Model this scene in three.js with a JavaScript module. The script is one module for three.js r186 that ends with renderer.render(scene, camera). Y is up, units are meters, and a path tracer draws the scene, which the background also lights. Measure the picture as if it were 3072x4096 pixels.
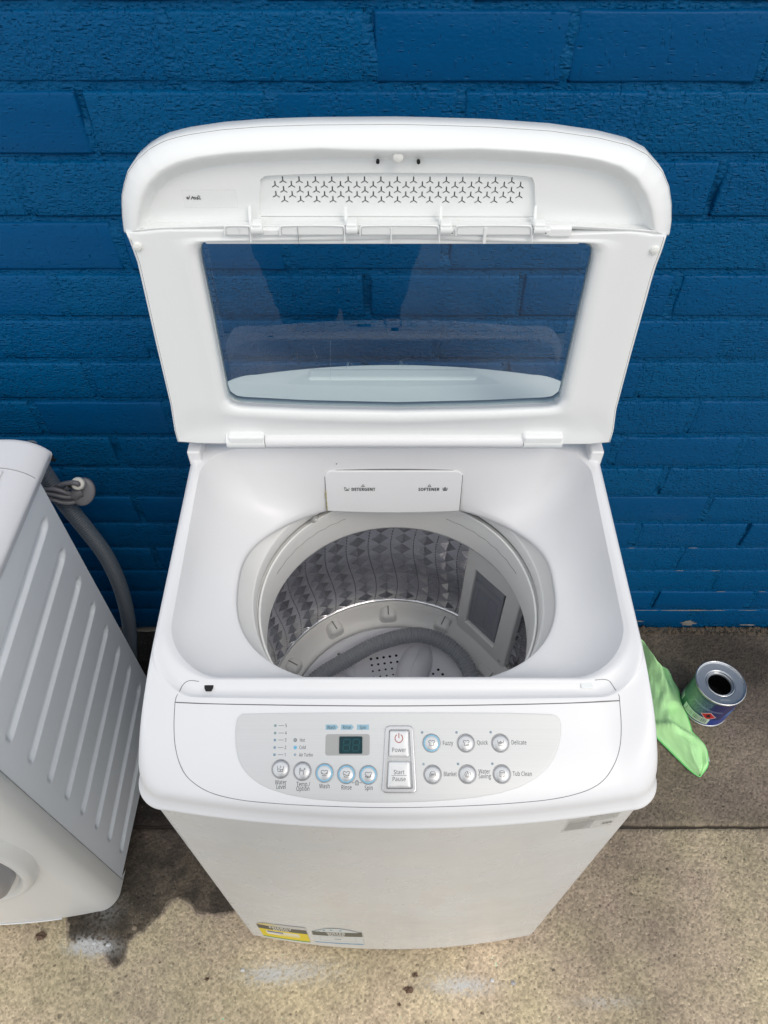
import * as THREE from 'three';
import { mergeGeometries, toCreasedNormals } from 'three/addons/utils/BufferGeometryUtils.js';
import { RoundedBoxGeometry } from 'three/addons/geometries/RoundedBoxGeometry.js';
import { MarchingCubes } from 'three/addons/objects/MarchingCubes.js';

// ---------------------------------------------------------------- camera, sky, sun, exposure
const scene = new THREE.Scene();
const EYE = 1.62, PITCH = THREE.MathUtils.degToRad(49.8), FOCAL = 1536;   // focal length on a 1659 x 2212 picture
const camera = new THREE.PerspectiveCamera(2 * THREE.MathUtils.radToDeg(Math.atan(1106 / FOCAL)), 0.75, 0.02, 400);
camera.position.set(0, EYE, 0);
camera.rotation.set(-PITCH, 0, 0);
const renderer = new THREE.WebGLRenderer({ antialias: true });
renderer.setSize(768, 1024);
renderer.toneMapping = THREE.LinearToneMapping;
renderer.toneMappingExposure = 1.60;
renderer.outputColorSpace = THREE.SRGBColorSpace;
renderer.shadowMap.enabled = true;

// overcast sky: brighter overhead than at the horizon, slightly cool
{
  const W = 256, H = 128, d = new Float32Array(W * H * 4);
  for (let j = 0; j < H; j++) for (let i = 0; i < W; i++) {
    const e = ((j + 0.5) / H - 0.5) * Math.PI, s = Math.sin(e), a = (i + 0.5) / W * 2 * Math.PI;
    const cloud = 1 + 0.06 * Math.sin(3 * a + 4 * s) * Math.cos(2 * a - 5 * s + 1);
    let L = s > 0 ? (1.04 + 0.02 * s) * cloud : 0.26;
    L *= 0.70;
    const o = (j * W + i) * 4;
    d[o] = L * 0.965; d[o + 1] = L * 0.995; d[o + 2] = L * 1.04; d[o + 3] = 1;
  }
  const t = new THREE.DataTexture(d, W, H, THREE.RGBAFormat, THREE.FloatType);
  t.mapping = THREE.EquirectangularReflectionMapping;
  t.magFilter = t.minFilter = THREE.LinearFilter; t.wrapS = THREE.RepeatWrapping; t.needsUpdate = true;
  scene.background = t; scene.environment = t;
}
const sun = new THREE.DirectionalLight(0xfff4e6, 0.62);
sun.position.set(2.2, 5.0, 2.6); sun.target.position.set(0, 0.4, -0.6);
sun.castShadow = true; sun.shadow.radius = 40; sun.shadow.mapSize.set(2048, 2048);
Object.assign(sun.shadow.camera, { left: -3, right: 3, top: 3, bottom: -3, near: 0.5, far: 14 });
scene.add(sun, sun.target);

// ---------------------------------------------------------------- measuring helpers (metres from the surveyed photograph)
const V = (x, y, z) => new THREE.Vector3(x, y, z), V2 = (x, y) => new THREE.Vector2(x, y);
const cP = Math.cos(PITCH), sP = Math.sin(PITCH);
function ray(px, py) { const a = (px - 829.5) / FOCAL, b = (1106 - py) / FOCAL; return V(a, -sP + b * cP, -cP - b * sP); }
function onH(px, py, h) { const r = ray(px, py), t = (h - EYE) / r.y; return V(r.x * t, h, r.z * t); }
function onZ(px, py, z) { const r = ray(px, py), t = z / r.z; return V(r.x * t, EYE + r.y * t, z); }
const lerp = (a, b, t) => a + (b - a) * t, clamp = (x, a = 0, b = 1) => Math.min(b, Math.max(a, x));
const sstep = (a, b, x) => { const t = clamp((x - a) / (b - a)); return t * t * (3 - 2 * t); };
function rng(seed) { let s = seed >>> 0; return () => { s = (s + 0x6d2b79f5) | 0; let t = Math.imul(s ^ (s >>> 15), 1 | s); t = (t + Math.imul(t ^ (t >>> 7), 61 | t)) ^ t; return ((t ^ (t >>> 14)) >>> 0) / 4294967296; }; }
function hash(x, y) { let h = Math.imul(x, 374761393) + Math.imul(y, 668265263); h = Math.imul(h ^ (h >>> 13), 1274126177); return ((h ^ (h >>> 16)) >>> 0) / 4294967296; }
function noise(x, y, p = 0) {
  let ix = Math.floor(x), iy = Math.floor(y); const fx = x - ix, fy = y - iy, u = fx * fx * (3 - 2 * fx), v = fy * fy * (3 - 2 * fy);
  let jx = ix + 1, jy = iy + 1;
  if (p) { ix = ((ix % p) + p) % p; iy = ((iy % p) + p) % p; jx = ((jx % p) + p) % p; jy = ((jy % p) + p) % p; }
  const a = hash(ix, iy), b = hash(jx, iy), c = hash(ix, jy), d = hash(jx, jy);
  return a + (b - a) * u + (c - a) * v + (a - b - c + d) * u * v;
}
function fbm(x, y, o, p = 0) { let s = 0, a = 0.5, n = 0; for (let i = 0; i < o; i++) { s += a * noise(x, y, p); n += a; x = x * 2 + 17; y = y * 2 + 31; p *= 2; a *= 0.5; } return s / n; }
const toS = (l) => 255 * (l <= 0.0031308 ? 12.92 * l : 1.055 * Math.pow(l, 1 / 2.4) - 0.055);

// ---------------------------------------------------------------- scene helpers
const used = {};
function numbered(name) { used[name] = (used[name] ?? -1) + 1; return used[name] ? name + '_' + String(used[name]).padStart(3, '0') : name; }
function thing(name, label, category, pos, group) {
  const o = new THREE.Group(); o.name = numbered(name); o.position.copy(pos); o.userData = { label, category }; if (group) o.userData.group = group; scene.add(o); return o;
}
// geometry comes in world metres and is moved into its parent's frame
const origin = (o) => { const p = V(0, 0, 0); for (let q = o; q && q !== scene; q = q.parent) p.add(q.position); return p; };
function part(name, geo, mat, parent, label) {
  if (Array.isArray(geo)) geo = mergeGeometries(geo.map((g) => plain(g)));
  const p = origin(parent); geo.translate(-p.x, -p.y, -p.z);
  const m = new THREE.Mesh(geo, mat); m.name = name; m.castShadow = m.receiveShadow = true; if (label) m.userData.label = label; parent.add(m); return m;
}
function plain(g) {
  g = g.index ? g.toNonIndexed() : g.clone();
  for (const k of Object.keys(g.attributes)) if (!['position', 'normal', 'uv'].includes(k)) g.deleteAttribute(k);
  if (!g.attributes.uv) g.setAttribute('uv', new THREE.BufferAttribute(new Float32Array(g.attributes.position.count * 2), 2));
  if (!g.attributes.normal) g.computeVertexNormals();
  g.morphAttributes = {}; return g;
}
function solo(name, geo, mat, pos, label, category, kind, group) {
  geo.translate(-pos.x, -pos.y, -pos.z);
  const m = new THREE.Mesh(geo, mat); m.name = numbered(name); m.position.copy(pos); m.castShadow = m.receiveShadow = true;
  if (label) m.userData.label = label; if (category) m.userData.category = category; if (kind) m.userData.kind = kind; if (group) m.userData.group = group;
  scene.add(m); return m;
}
// rows of points -> smooth sheet; closed: each row is a loop, wrap: last row joins the first
function loft(rows, { closed = true, wrap = false, uv = (p) => [p.x, p.z] } = {}) {
  const n = rows[0].length, R = rows.length, pos = [], uvs = [], idx = [];
  for (const r of rows) for (const p of r) { pos.push(p.x, p.y, p.z); const t = uv(p); uvs.push(t[0], t[1]); }
  for (let i = 0; i < (wrap ? R : R - 1); i++) for (let j = 0; j < (closed ? n : n - 1); j++) {
    const a = i * n + j, b = i * n + (j + 1) % n, c = ((i + 1) % R) * n + j, d = ((i + 1) % R) * n + (j + 1) % n;
    idx.push(a, b, c, b, d, c);
  }
  const g = new THREE.BufferGeometry();
  g.setAttribute('position', new THREE.Float32BufferAttribute(pos, 3)); g.setAttribute('uv', new THREE.Float32BufferAttribute(uvs, 2)); g.setIndex(idx);
  g.computeVertexNormals(); return g;
}
function smoothRows(rows, sub) {   // Catmull-Rom through the rows
  const out = [], R = rows.length, at = (i) => rows[clamp(i, 0, R - 1)];
  const cr = (a, b, c, d, t) => 0.5 * (2 * b + (c - a) * t + (2 * a - 5 * b + 4 * c - d) * t * t + (3 * b - a - 3 * c + d) * t * t * t);
  for (let i = 0; i < R - 1; i++) for (let s = 0; s < sub; s++) {
    const t = s / sub;
    out.push(rows[i].map((p, j) => V(cr(at(i - 1)[j].x, p.x, at(i + 1)[j].x, at(i + 2)[j].x, t), cr(at(i - 1)[j].y, p.y, at(i + 1)[j].y, at(i + 2)[j].y, t), cr(at(i - 1)[j].z, p.z, at(i + 1)[j].z, at(i + 2)[j].z, t))));
  }
  out.push(rows[R - 1]); return out;
}
function resample(poly, n, closed = false) {   // n points along a polyline by length (the end point left out unless closed is null)
  const L = [0]; for (let i = 1; i < poly.length; i++) L.push(L[i - 1] + poly[i].distanceTo(poly[i - 1]));
  const out = [], T = L[L.length - 1];
  for (let k = 0; k < n; k++) { const s = T * k / n; let i = 1; while (L[i] < s) i++; out.push(poly[i - 1].clone().lerp(poly[i], (s - L[i - 1]) / (L[i] - L[i - 1] || 1))); }
  return out;
}
function spline(pts, n) { const c = new THREE.CatmullRomCurve3(pts, false, 'centripetal'); return c.getSpacedPoints(n); }
function tube(pts, r, seg = 60, rad = 8, closed = false) { return new THREE.TubeGeometry(new THREE.CatmullRomCurve3(pts, closed, 'centripetal'), seg, r, rad, closed); }
function corrugated(pts, r, pitch, amp, rad = 18, per = 6) {
  const c = new THREE.CatmullRomCurve3(pts, false, 'centripetal'); c.arcLengthDivisions = 1200; const len = c.getLength(), seg = Math.round(len / pitch * per);
  const g = new THREE.TubeGeometry(c, seg, r, rad, false), P = g.attributes.position, N = g.attributes.normal;
  for (let i = 0; i < P.count; i++) { const k = Math.floor(i / (rad + 1)), d = amp * Math.pow(0.5 + 0.5 * Math.cos(k / per * 2 * Math.PI), 0.7) - amp; P.setXYZ(i, P.getX(i) + N.getX(i) * d, P.getY(i) + N.getY(i) * d, P.getZ(i) + N.getZ(i) * d); }
  g.computeVertexNormals(); return g;
}
function lathe(profile, seg, x, y, z) { const g = new THREE.LatheGeometry(profile.map((p) => V2(p[0], p[1])), seg); g.translate(x, y, z); return g; }
function box(w, h, d, x, y, z, r = 0.002, s = 2) { const g = new RoundedBoxGeometry(w, h, d, s, Math.min(r, w / 2.01, h / 2.01, d / 2.01)); g.translate(x, y, z); return g; }
function canvas(w, h, draw) { const c = document.createElement('canvas'); c.width = w; c.height = h; draw(c.getContext('2d'), w, h); const t = new THREE.CanvasTexture(c); t.colorSpace = THREE.SRGBColorSpace; t.anisotropy = 8; return t; }
function grey(n, f, repeat = true) {   // single-channel texture from f(x, y) in 0..1
  const d = new Uint8Array(n * n * 4);
  for (let y = 0; y < n; y++) for (let x = 0; x < n; x++) { const v = clamp(f(x, y)) * 255, o = (y * n + x) * 4; d[o] = d[o + 1] = d[o + 2] = v; d[o + 3] = 255; }
  const t = new THREE.DataTexture(d, n, n); t.magFilter = THREE.LinearFilter; t.minFilter = THREE.LinearMipmapLinearFilter; t.generateMipmaps = true; if (repeat) t.wrapS = t.wrapT = THREE.RepeatWrapping; t.needsUpdate = true; return t;
}
const lin = (r, g, b) => new THREE.Color().setRGB(r, g, b);
const std = (c, rough = 0.5, metal = 0, o = {}) => new THREE.MeshStandardMaterial({ color: c, roughness: rough, metalness: metal, ...o });
const phys = (c, rough, o = {}) => new THREE.MeshPhysicalMaterial({ color: c, roughness: rough, ...o });

// ---------------------------------------------------------------- materials shared by the setting
const WALL = -0.9745;
function pitted(n, seed, pits, rough, drip) {   // painted brick face: rolled paint over pits and drag marks; tileable
  const h = new Float32Array(n * n), r = rng(seed);
  for (let y = 0; y < n; y++) for (let x = 0; x < n; x++) h[y * n + x] = 0.62 + rough * ((fbm(x / n * 64, y / n * 96, 3, 0) - 0.5) * 0.42 * (0.4 + 1.2 * fbm(x / n * 7 + 3, y / n * 9, 2, 0)) + (fbm(x / n * 20 + 7, y / n * 24, 2, 0) - 0.5) * 0.22);
  const blob = (cx, cy, a, b, d) => { const R = Math.ceil(Math.max(a, b) * 2.2); for (let y = -R; y <= R; y++) for (let x = -R; x <= R; x++) { const q = (x / a) ** 2 + (y / b) ** 2; if (q < 4) h[((cy + y + n) % n) * n + (cx + x + n) % n] += d * Math.exp(-q * 1.6); } };
  for (let i = 0; i < pits; i++) { const v = r() < 0.5, s = 1.4 + 3.4 * r() * r(); blob(Math.floor(r() * n), Math.floor(r() * n), v ? s : s * (1.5 + 2.5 * r()), v ? s * (1.2 + 2.5 * r()) : s * 0.8, (r() < 0.5 ? -1 : 0.9) * (0.18 + 0.32 * r())); }
  for (let i = 0; i < drip; i++) blob(Math.floor(r() * n), Math.floor(r() * n), 2.2, 14 + 22 * r(), -0.35 * r());
  return grey(n, (x, y) => h[y * n + x]);
}
const bumpRough = pitted(768, 11, 3000, 1.0, 60), bumpMid = pitted(768, 12, 1500, 0.7, 40), bumpSmooth = pitted(768, 13, 420, 0.35, 20), bumpMortar = pitted(512, 14, 1600, 1.2, 0);
for (const t of [bumpRough, bumpMid, bumpSmooth, bumpMortar]) t.repeat.set(1 / 0.30, 1 / 0.30);
const paint = (r, g, b, bump, s, rough = 0.36) => phys(lin(r, g, b), rough, { bumpMap: bump, bumpScale: s, specularIntensity: 0.20 });
const BLUE = [
  paint(0.0002, 0.073, 0.196, bumpRough, 0.0040), paint(0.0002, 0.077, 0.201, bumpRough, 0.0038), paint(0.0002, 0.072, 0.196, bumpMid, 0.0040),
  paint(0.0002, 0.070, 0.194, bumpMid, 0.0036), paint(0.0002, 0.067, 0.190, bumpSmooth, 0.0034, 0.38)];
const mortarMat = paint(0.0002, 0.074, 0.194, bumpMortar, 0.0046, 0.45);

// ---------------------------------------------------------------- wall: painted bricks in running bond
{
  const wall = thing('brick_wall', 'bright blue painted brick wall behind the washing machines', 'wall', V(0, 0, WALL));
  const joints = [0.004, 0.085, 0.167, 0.254, 0.342, 0.430, 0.517, 0.603, 0.688, 0.776, 0.863, 0.947, 1.029, 1.113, 1.199, 1.285, 1.371, 1.457];
  while (joints.length < 30) joints.push(joints[joints.length - 1] + 0.086);
  function brickGeo(w, h, seed) {
    const r = rng(seed), D = 0.028, c = 0.0042, NX = 7, NY = 3, rows = [], ou = r() * 3, ov = r() * 3;
    const edge = (x, y) => (fbm(x * 30 + seed, y * 30 + seed * 3, 2) - 0.5);
    const grid = [];
    for (let j = -2; j <= NY + 2; j++) { const row = []; for (let i = -2; i <= NX + 2; i++) {
      const ii = clamp(i, 0, NX), jj = clamp(j, 0, NY); let x = (ii / NX - 0.5) * (w - 2 * c), y = (jj / NY - 0.5) * (h - 2 * c), z = 0.0016 * edge(x + 3, y) ;
      const ox = Math.sign(i - ii), oy = Math.sign(j - jj), back = i < -1 || j < -1 || i > NX + 1 || j > NY + 1;
      if (ox || oy) { x += ox * c * (1 + 0.9 * edge(x * 2, y + 9)); y += oy * c * (1 + 0.9 * edge(x + 5, y * 2)); z = back ? -D : -c * (0.9 + edge(x, y)); }
      row.push(V(x, y, z)); } grid.push(row); }
    const g = loft(grid, { closed: false, uv: (p) => [p.x + ou, p.y + ov] });
    return g;
  }
  const full = Array.from({ length: 14 }, (_, i) => brickGeo(0.2305, 0.0765, 100 + i * 7)), r = rng(5), far = [];
  const spots = [];
  for (let k = 0; k < joints.length - 1; k++) {
    const y0 = joints[k], y1 = joints[k + 1], mid = (y0 + y1) / 2, base = (k % 2 === 1 ? 0.222 : 0.099) - 0.030 * clamp((1.33 - mid) / 1.2) - 0.24;
    for (let c = -10; c <= 9; c++) spots.push({ k, x: base + c * 0.24 + 0.12, y: mid, h: y1 - y0 - 0.0095, y1 });
  }
  const vis = (s) => { const d = (EYE - s.y) * sP - WALL * cP, b = (EYE - s.y) * -cP - WALL * sP; return Math.max(Math.abs(s.x) / d / 0.54, Math.abs(b) / d / 0.72); };
  spots.sort((a, b) => vis(a) - vis(b));
  const smoothAt = (s) => [[0.098, 1.33], [0.335, 1.33], [-0.51, 1.245], [-0.38, 1.07], [-0.4, 0.73]].some(([x, y]) => Math.abs(s.x - x) < 0.13 && Math.abs(s.y - y) < 0.04);
  spots.forEach((s, i) => {
    const g = full[Math.floor(r() * 14)], low = s.y < 0.5, q = r(), m = smoothAt(s) || (low && q < 0.55) ? 4 : Math.floor(q * 4);
    const z = (r() - 0.5) * 0.0022, dx = (r() - 0.5) * 0.004, sy = s.h / 0.0765;
    if (i < 290) { const b = new THREE.Mesh(g, BLUE[m]); b.name = numbered('brick'); b.position.set(s.x + dx, s.y, z); b.scale.set(1, sy, 1); b.castShadow = b.receiveShadow = true; wall.add(b); }
    else { const b = g.clone(); b.scale(1, sy, 1); b.translate(s.x + dx, s.y, z); far.push(b); }
  });
  const fm = new THREE.Mesh(mergeGeometries(far), BLUE[1]); fm.name = 'distant_bricks'; fm.userData.kind = 'stuff'; fm.castShadow = fm.receiveShadow = true; wall.add(fm);
  // mortar, slightly recessed and uneven, painted over
  const rows = [], perp = (x, y) => { for (let k = 0; k < joints.length - 1; k++) if (y < joints[k + 1]) { const base = (k % 2 === 1 ? 0.222 : 0.099) - 0.030 * clamp((1.33 - (joints[k] + joints[k + 1]) / 2) / 1.2); const d = ((x - base) % 0.24 + 0.36) % 0.24 - 0.12; return Math.abs(d) < 0.012 && y > joints[k] + 0.008 && y < joints[k + 1] - 0.008; } return false; };
  for (let y = -0.01; y <= 2.5; y += 0.0062) { const row = []; for (let x = -1.3; x <= 1.35; x += 0.0085) {
    const n = fbm(x * 60, y * 60, 3) - 0.5, b = fbm(x * 9 + 40, y * 11, 3) - 0.5;
    let z = -0.0046 + n * 0.0040 + b * 0.005;
    if (perp(x, y)) z += 0.0040 * sstep(0.25, 0.5, fbm(x * 17, y * 6 + 9, 2)) - 0.0060 * sstep(0.56, 0.7, fbm(x * 23 + 71, y * 14, 2));
    row.push(V(x, y, WALL + z)); } rows.push(row); }
  part('mortar', loft(rows, { closed: false, uv: (p) => [p.x, p.y] }), mortarMat, wall);
  part('backing', box(5.2, 2.7, 0.2, 0, 1.25, WALL - 0.125, 0.005), std(lin(0.02, 0.05, 0.12), 0.8), wall);
  // bare patches where the paint has come away from the lowest course
  const chips = [], cr = rng(77);
  const bare = (x, y, w, h, s) => { const n = 18, ring = [], q = rng(s); for (let i = 0; i < n; i++) { const a = i / n * 6.2832, k = 0.55 + 0.75 * q(); ring.push(V(x + Math.cos(a) * w * k, y + Math.sin(a) * h * k, WALL + 0.0016)); } const c = ring.map(() => V(x, y, WALL + 0.0022)); return loft([ring, c]); };
  chips.push(bare(0.79, 0.022, 0.022, 0.012, 3), bare(0.62, 0.018, 0.014, 0.006, 4), bare(0.655, 0.03, 0.017, 0.004, 5), bare(0.95, 0.012, 0.02, 0.004, 6));
  for (let i = 0; i < 22; i++) chips.push(bare(0.5 + cr() * 0.6, 0.0825 + (cr() - 0.5) * 0.003, 0.012 + 0.02 * cr(), 0.0012, 20 + i));
  for (let i = 0; i < 7; i++) chips.push(bare(0.52 + cr() * 0.5, [0.166, 0.254, 0.342][i % 3] + 0.001, 0.006 + 0.01 * cr(), 0.001, 50 + i));
  part('bare_patch', chips, std(lin(0.23, 0.21, 0.19), 0.9), wall, 'grey patches of bare brick along the foot of the wall');
}

// ---------------------------------------------------------------- concrete paving
{
  const g0 = new THREE.PlaneGeometry(400, 400); g0.rotateX(-Math.PI / 2);
  solo('ground', g0, std(lin(0.30, 0.285, 0.26), 0.95), V(0, -0.03, 0), undefined, undefined, 'structure');
  scene.children[scene.children.length - 1].position.y = -0.06;
  // colour and relief of the slabs, metre for metre: x -0.95..1.15, z -1.0..0.05
  const X0 = -0.95, X1 = 1.15, Z0 = -1.0, Z1 = 0.05, W = 2048, H = 1024, col = new Uint8Array(W * H * 4), rel = new Float32Array(W * H);
  const P = (x, y) => { const p = onH(x, y, 0); return [p.x, p.z]; };
  const wet = [[146, 1964], [150, 2000], [153, 2029], [190, 2046], [228, 2059], [241, 2088], [254, 2091], [270, 2068], [273, 2033], [312, 2013], [335, 1984], [355, 1977], [368, 1941], [384, 1937], [420, 1964], [449, 1977], [488, 1969], [600, 1950], [700, 1600], [600, 1200], [100, 1200], [60, 1800]].map((p) => P(...p));
  const inside = (x, z) => { let c = false; for (let i = 0, j = wet.length - 1; i < wet.length; j = i++) { const [xi, zi] = wet[i], [xj, zj] = wet[j]; if ((zi > z) !== (zj > z) && x < (xj - xi) * (z - zi) / (zj - zi) + xi) c = !c; } return c; };
  const powder = [[190, 2042, 0.034, 0.013, 0.8], [205, 2050, 0.045, 0.013, 0.4], [640, 2098, 0.080, 0.018, 0.42], [575, 2108, 0.045, 0.015, 0.42], [1010, 2130, 0.048, 0.013, 0.55], [960, 2125, 0.05, 0.02, 0.22], [230, 1960, 0.03, 0.03, 0.2], [1310, 2165, 0.06, 0.010, 0.25]].map(([x, y, a, b, s]) => [...P(x, y), a, b, s]);
  const rs = rng(9), spots = new Float32Array(W * H), spotC = new Float32Array(W * H);
  const dab = (n, rmin, rmax, amt, c) => { for (let i = 0; i < n; i++) { const cx = rs() * W, cy = rs() * H, a = rmin + (rmax - rmin) * rs() ** 3, b = a * (0.55 + 0.45 * rs()), th = rs() * 3.14, ct = Math.cos(th), st = Math.sin(th), R = Math.ceil(a + 1), v = amt * (0.4 + 0.6 * rs());
    for (let y = -R; y <= R; y++) for (let x = -R; x <= R; x++) { const px = Math.floor(cx + x), py = Math.floor(cy + y); if (px < 0 || py < 0 || px >= W || py >= H) continue; const q = ((x * ct + y * st) / a) ** 2 + ((-x * st + y * ct) / b) ** 2; if (q < 1) { spots[py * W + px] += v * (1 - q * q); if (c) spotC[py * W + px] = Math.max(spotC[py * W + px], c * (1 - q)); } } } };
  dab(52000, 1.0, 3.0, 0.36); dab(52000, 1.0, 2.8, -0.40); dab(4200, 1.4, 3.2, 0.6); dab(2600, 1.5, 4, -0.6); dab(60, 4, 11, -0.7);
  for (let j = 0; j < H; j++) for (let i = 0; i < W; i++) {
    const x = lerp(X0, X1, (i + 0.5) / W), z = lerp(Z1, Z0, (j + 0.5) / H), o = j * W + i;
    const big = fbm(x * 4.2 + 9, z * 4.2, 4), mid = fbm(x * 26, z * 26 + 5, 3), fine = fbm(x * 230, z * 230, 3), tint = fbm(x * 11 + 33, z * 11, 3);
    let L = 0.50 * (0.55 + 0.55 * big + 0.30 * mid) * (0.52 + 0.96 * fine) * (1 + 0.78 * spots[o]);
    let dirt = 0;                                                     // trodden grime behind the joint and along the wall
    if (z < -0.474) dirt = 0.70 + 0.24 * sstep(-0.60, -0.92, z); else dirt = 0.32 * sstep(0.1, 0.5, x) + 0.06;
    dirt += 0.45 * (fbm(x * 6 + 3, z * 7 + 80, 4) - 0.5);
    if (z >= -0.474) dirt *= 0.6 + 0.5 * sstep(-0.15, -0.45, z);
    const wx = x + 0.016 * (fbm(x * 45, z * 45, 3) - 0.5) + 0.02 * (fbm(x * 14 + 5, z * 14, 2) - 0.5), wz = z + 0.016 * (fbm(x * 45 + 50, z * 45, 3) - 0.5);
    const isWet = x < 0.0 ? (inside(wx, wz) + inside(wx + 0.004, wz + 0.002) + inside(wx - 0.003, wz + 0.004) + inside(wx + 0.001, wz - 0.005) + inside(wx - 0.004, wz - 0.001)) / 5 : 0;
    let R = L * 1.15, G = L * lerp(0.98, 0.90, tint), B = L * lerp(0.60, 0.66, tint);
    const k = 1 - clamp(dirt) * 0.91; R *= k; G *= k * lerp(1, 0.98, dirt); B *= k * lerp(1, 1.12, clamp(dirt));
    if (isWet) { const w = lerp(1, (0.105 + 0.06 * mid) * (1 - 0.45 * sstep(-0.40, -0.75, z)), isWet * (0.88 + 0.12 * sstep(0.3, 0.6, fbm(x * 30, z * 30, 3)))); R *= w * 1.0; G *= w * 0.97; B *= w * 1.05; const sp = Math.max(0, spots[o] - 0.32); R += sp * 0.30; G += sp * 0.29; B += sp * 0.26; }
    let pw = 0; for (const [px, pz, a, b, s] of powder) { const q = ((x - px) / a) ** 2 + ((z - pz) / b) ** 2; if (q < 6) pw += s * Math.exp(-q); }
    if (pw > 0.02) { const g = clamp(pw * 1.5 * sstep(0.30, 0.62, fbm(x * 240, z * 240, 2) + 0.28 * pw)); R = lerp(R, 0.60, g); G = lerp(G, 0.59, g); B = lerp(B, 0.57, g); }
    rel[o] = 0.5 + 0.5 * spots[o] + 0.6 * (fine - 0.5) + 0.4 * (mid - 0.5);
    col[o * 4] = toS(R); col[o * 4 + 1] = toS(G); col[o * 4 + 2] = toS(B); col[o * 4 + 3] = 255;
  }
  const map = new THREE.DataTexture(col, W, H); map.colorSpace = THREE.SRGBColorSpace;
  const rd = new Uint8Array(W * H * 4); for (let o = 0; o < W * H; o++) { const v = clamp(rel[o]) * 255; rd[o * 4] = rd[o * 4 + 1] = rd[o * 4 + 2] = v; rd[o * 4 + 3] = 255; }
  const relief = new THREE.DataTexture(rd, W, H);
  for (const t of [map, relief]) { t.magFilter = THREE.LinearFilter; t.minFilter = THREE.LinearMipmapLinearFilter; t.generateMipmaps = true; t.wrapS = t.wrapT = THREE.MirroredRepeatWrapping; t.anisotropy = 8; t.needsUpdate = true; }
  const mat = std(0xffffff, 0.86, 0, { map, bumpMap: relief, bumpScale: 0.0038 });
  function slab(x0, x1, z0, z1, seed) {          // top sheet with worn, slightly rounded arrises, and its sides
    const rows = [], nx = Math.round((x1 - x0) / 0.02);
    const zs = [[z0, -0.05], [z0, -0.006], [z0 + 0.003, -0.001], [z0 + 0.012, 0], [lerp(z0, z1, 0.5), 0], [z1 - 0.012, 0], [z1 - 0.003, -0.001], [z1, -0.006], [z1, -0.05]];
    for (const [z, y] of zs) { const r = []; for (let i = 0; i <= nx; i++) { const x = lerp(x0, x1, i / nx), e = (fbm(x * 40 + seed, z * 3, 3) - 0.5) * 0.006 * (Math.abs(z - lerp(z0, z1, 0.5)) > 0.1 ? 1 : 0); r.push(V(x, y + (y < 0 && y > -0.02 ? e * 0.5 : 0), z + e)); } rows.push(r); }
    return loft(rows, { closed: false, uv: (p) => [(p.x - X0) / (X1 - X0), (Z1 - p.z) / (Z1 - Z0)] });
  }
  solo('pavement', slab(-3, 3, -0.964, -0.4765, 1), mat, V(0, 0, -0.72), undefined, undefined, 'structure');
  solo('pavement', slab(-3, 3, -0.4722, 0.046, 8), mat, V(0, 0, -0.2), undefined, undefined, 'structure');
  { const n = 1024, c = new Uint8Array(n * n * 4), h = rng(41); for (let y = 0; y < n; y++) for (let x = 0; x < n; x++) { const X = x / n * 1.5, Y = y / n * 1.5, L = 0.40 * (0.6 + 0.5 * fbm(X * 5, Y * 5, 4) + 0.3 * fbm(X * 26, Y * 26, 3)) * (0.6 + 0.8 * fbm(X * 200, Y * 200, 3)) * (h() > 0.985 ? 1.3 : h() > 0.985 ? 0.6 : 1), o = (y * n + x) * 4; c[o] = toS(L * 1.10); c[o + 1] = toS(L * 1.0); c[o + 2] = toS(L * 0.80); c[o + 3] = 255; }
    const m2 = new THREE.DataTexture(c, n, n); m2.colorSpace = THREE.SRGBColorSpace; m2.magFilter = THREE.LinearFilter; m2.minFilter = THREE.LinearMipmapLinearFilter; m2.generateMipmaps = true; m2.wrapS = m2.wrapT = THREE.MirroredRepeatWrapping; m2.needsUpdate = true;
    const g = slab(-3, 3, 0.050, 0.95, 13), P = g.attributes.position, uv = g.attributes.uv; for (let i = 0; i < P.count; i++) uv.setXY(i, P.getX(i) / 1.5, P.getZ(i) / 1.5);
    solo('pavement', g, std(0xffffff, 0.88, 0, { map: m2 }), V(0, 0, 0.5), undefined, undefined, 'structure'); }
  { const cm = grey(512, (x, y) => 0.62 + 0.35 * (fbm(x / 40, y / 40, 5) - 0.5)); cm.repeat.set(0.7, 0.7); const g = box(8, 0.05, 6, 0, -0.025, 3.957, 0.006); { const P = g.attributes.position, uv = g.attributes.uv; for (let i = 0; i < P.count; i++) uv.setXY(i, P.getX(i), P.getZ(i)); } solo('driveway', g, std(lin(0.32, 0.335, 0.34), 0.9, 0, { map: cm }), V(0, 0, 3.9), undefined, undefined, 'structure'); }
  solo('joint_filler', box(6, 0.02, 0.012, 0, -0.0165, -0.4744, 0.001), std(lin(0.055, 0.045, 0.036), 0.95), V(0, 0, -0.474), undefined, undefined, 'structure');
  // grit and dead leaf litter caught where the wall meets the paving
  const gr = rng(31), bits = [];
  for (let i = 0; i < 420; i++) { const s = 0.0015 + 0.004 * gr() ** 2; const b = new THREE.IcosahedronGeometry(s, 0); b.scale(1 + gr(), 0.6, 0.7 + 0.5 * gr()); b.rotateY(gr() * 6); b.translate(0.35 + gr() * 0.85, -0.001 + s * 0.3, WALL + 0.003 + 0.02 * gr() ** 1.5); bits.push(plain(b)); }
  solo('gravel', mergeGeometries(bits), std(lin(0.09, 0.07, 0.05), 0.95), V(0.8, 0, WALL), 'dark grit and litter along the foot of the blue wall', 'grit', 'stuff');
}

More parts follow.
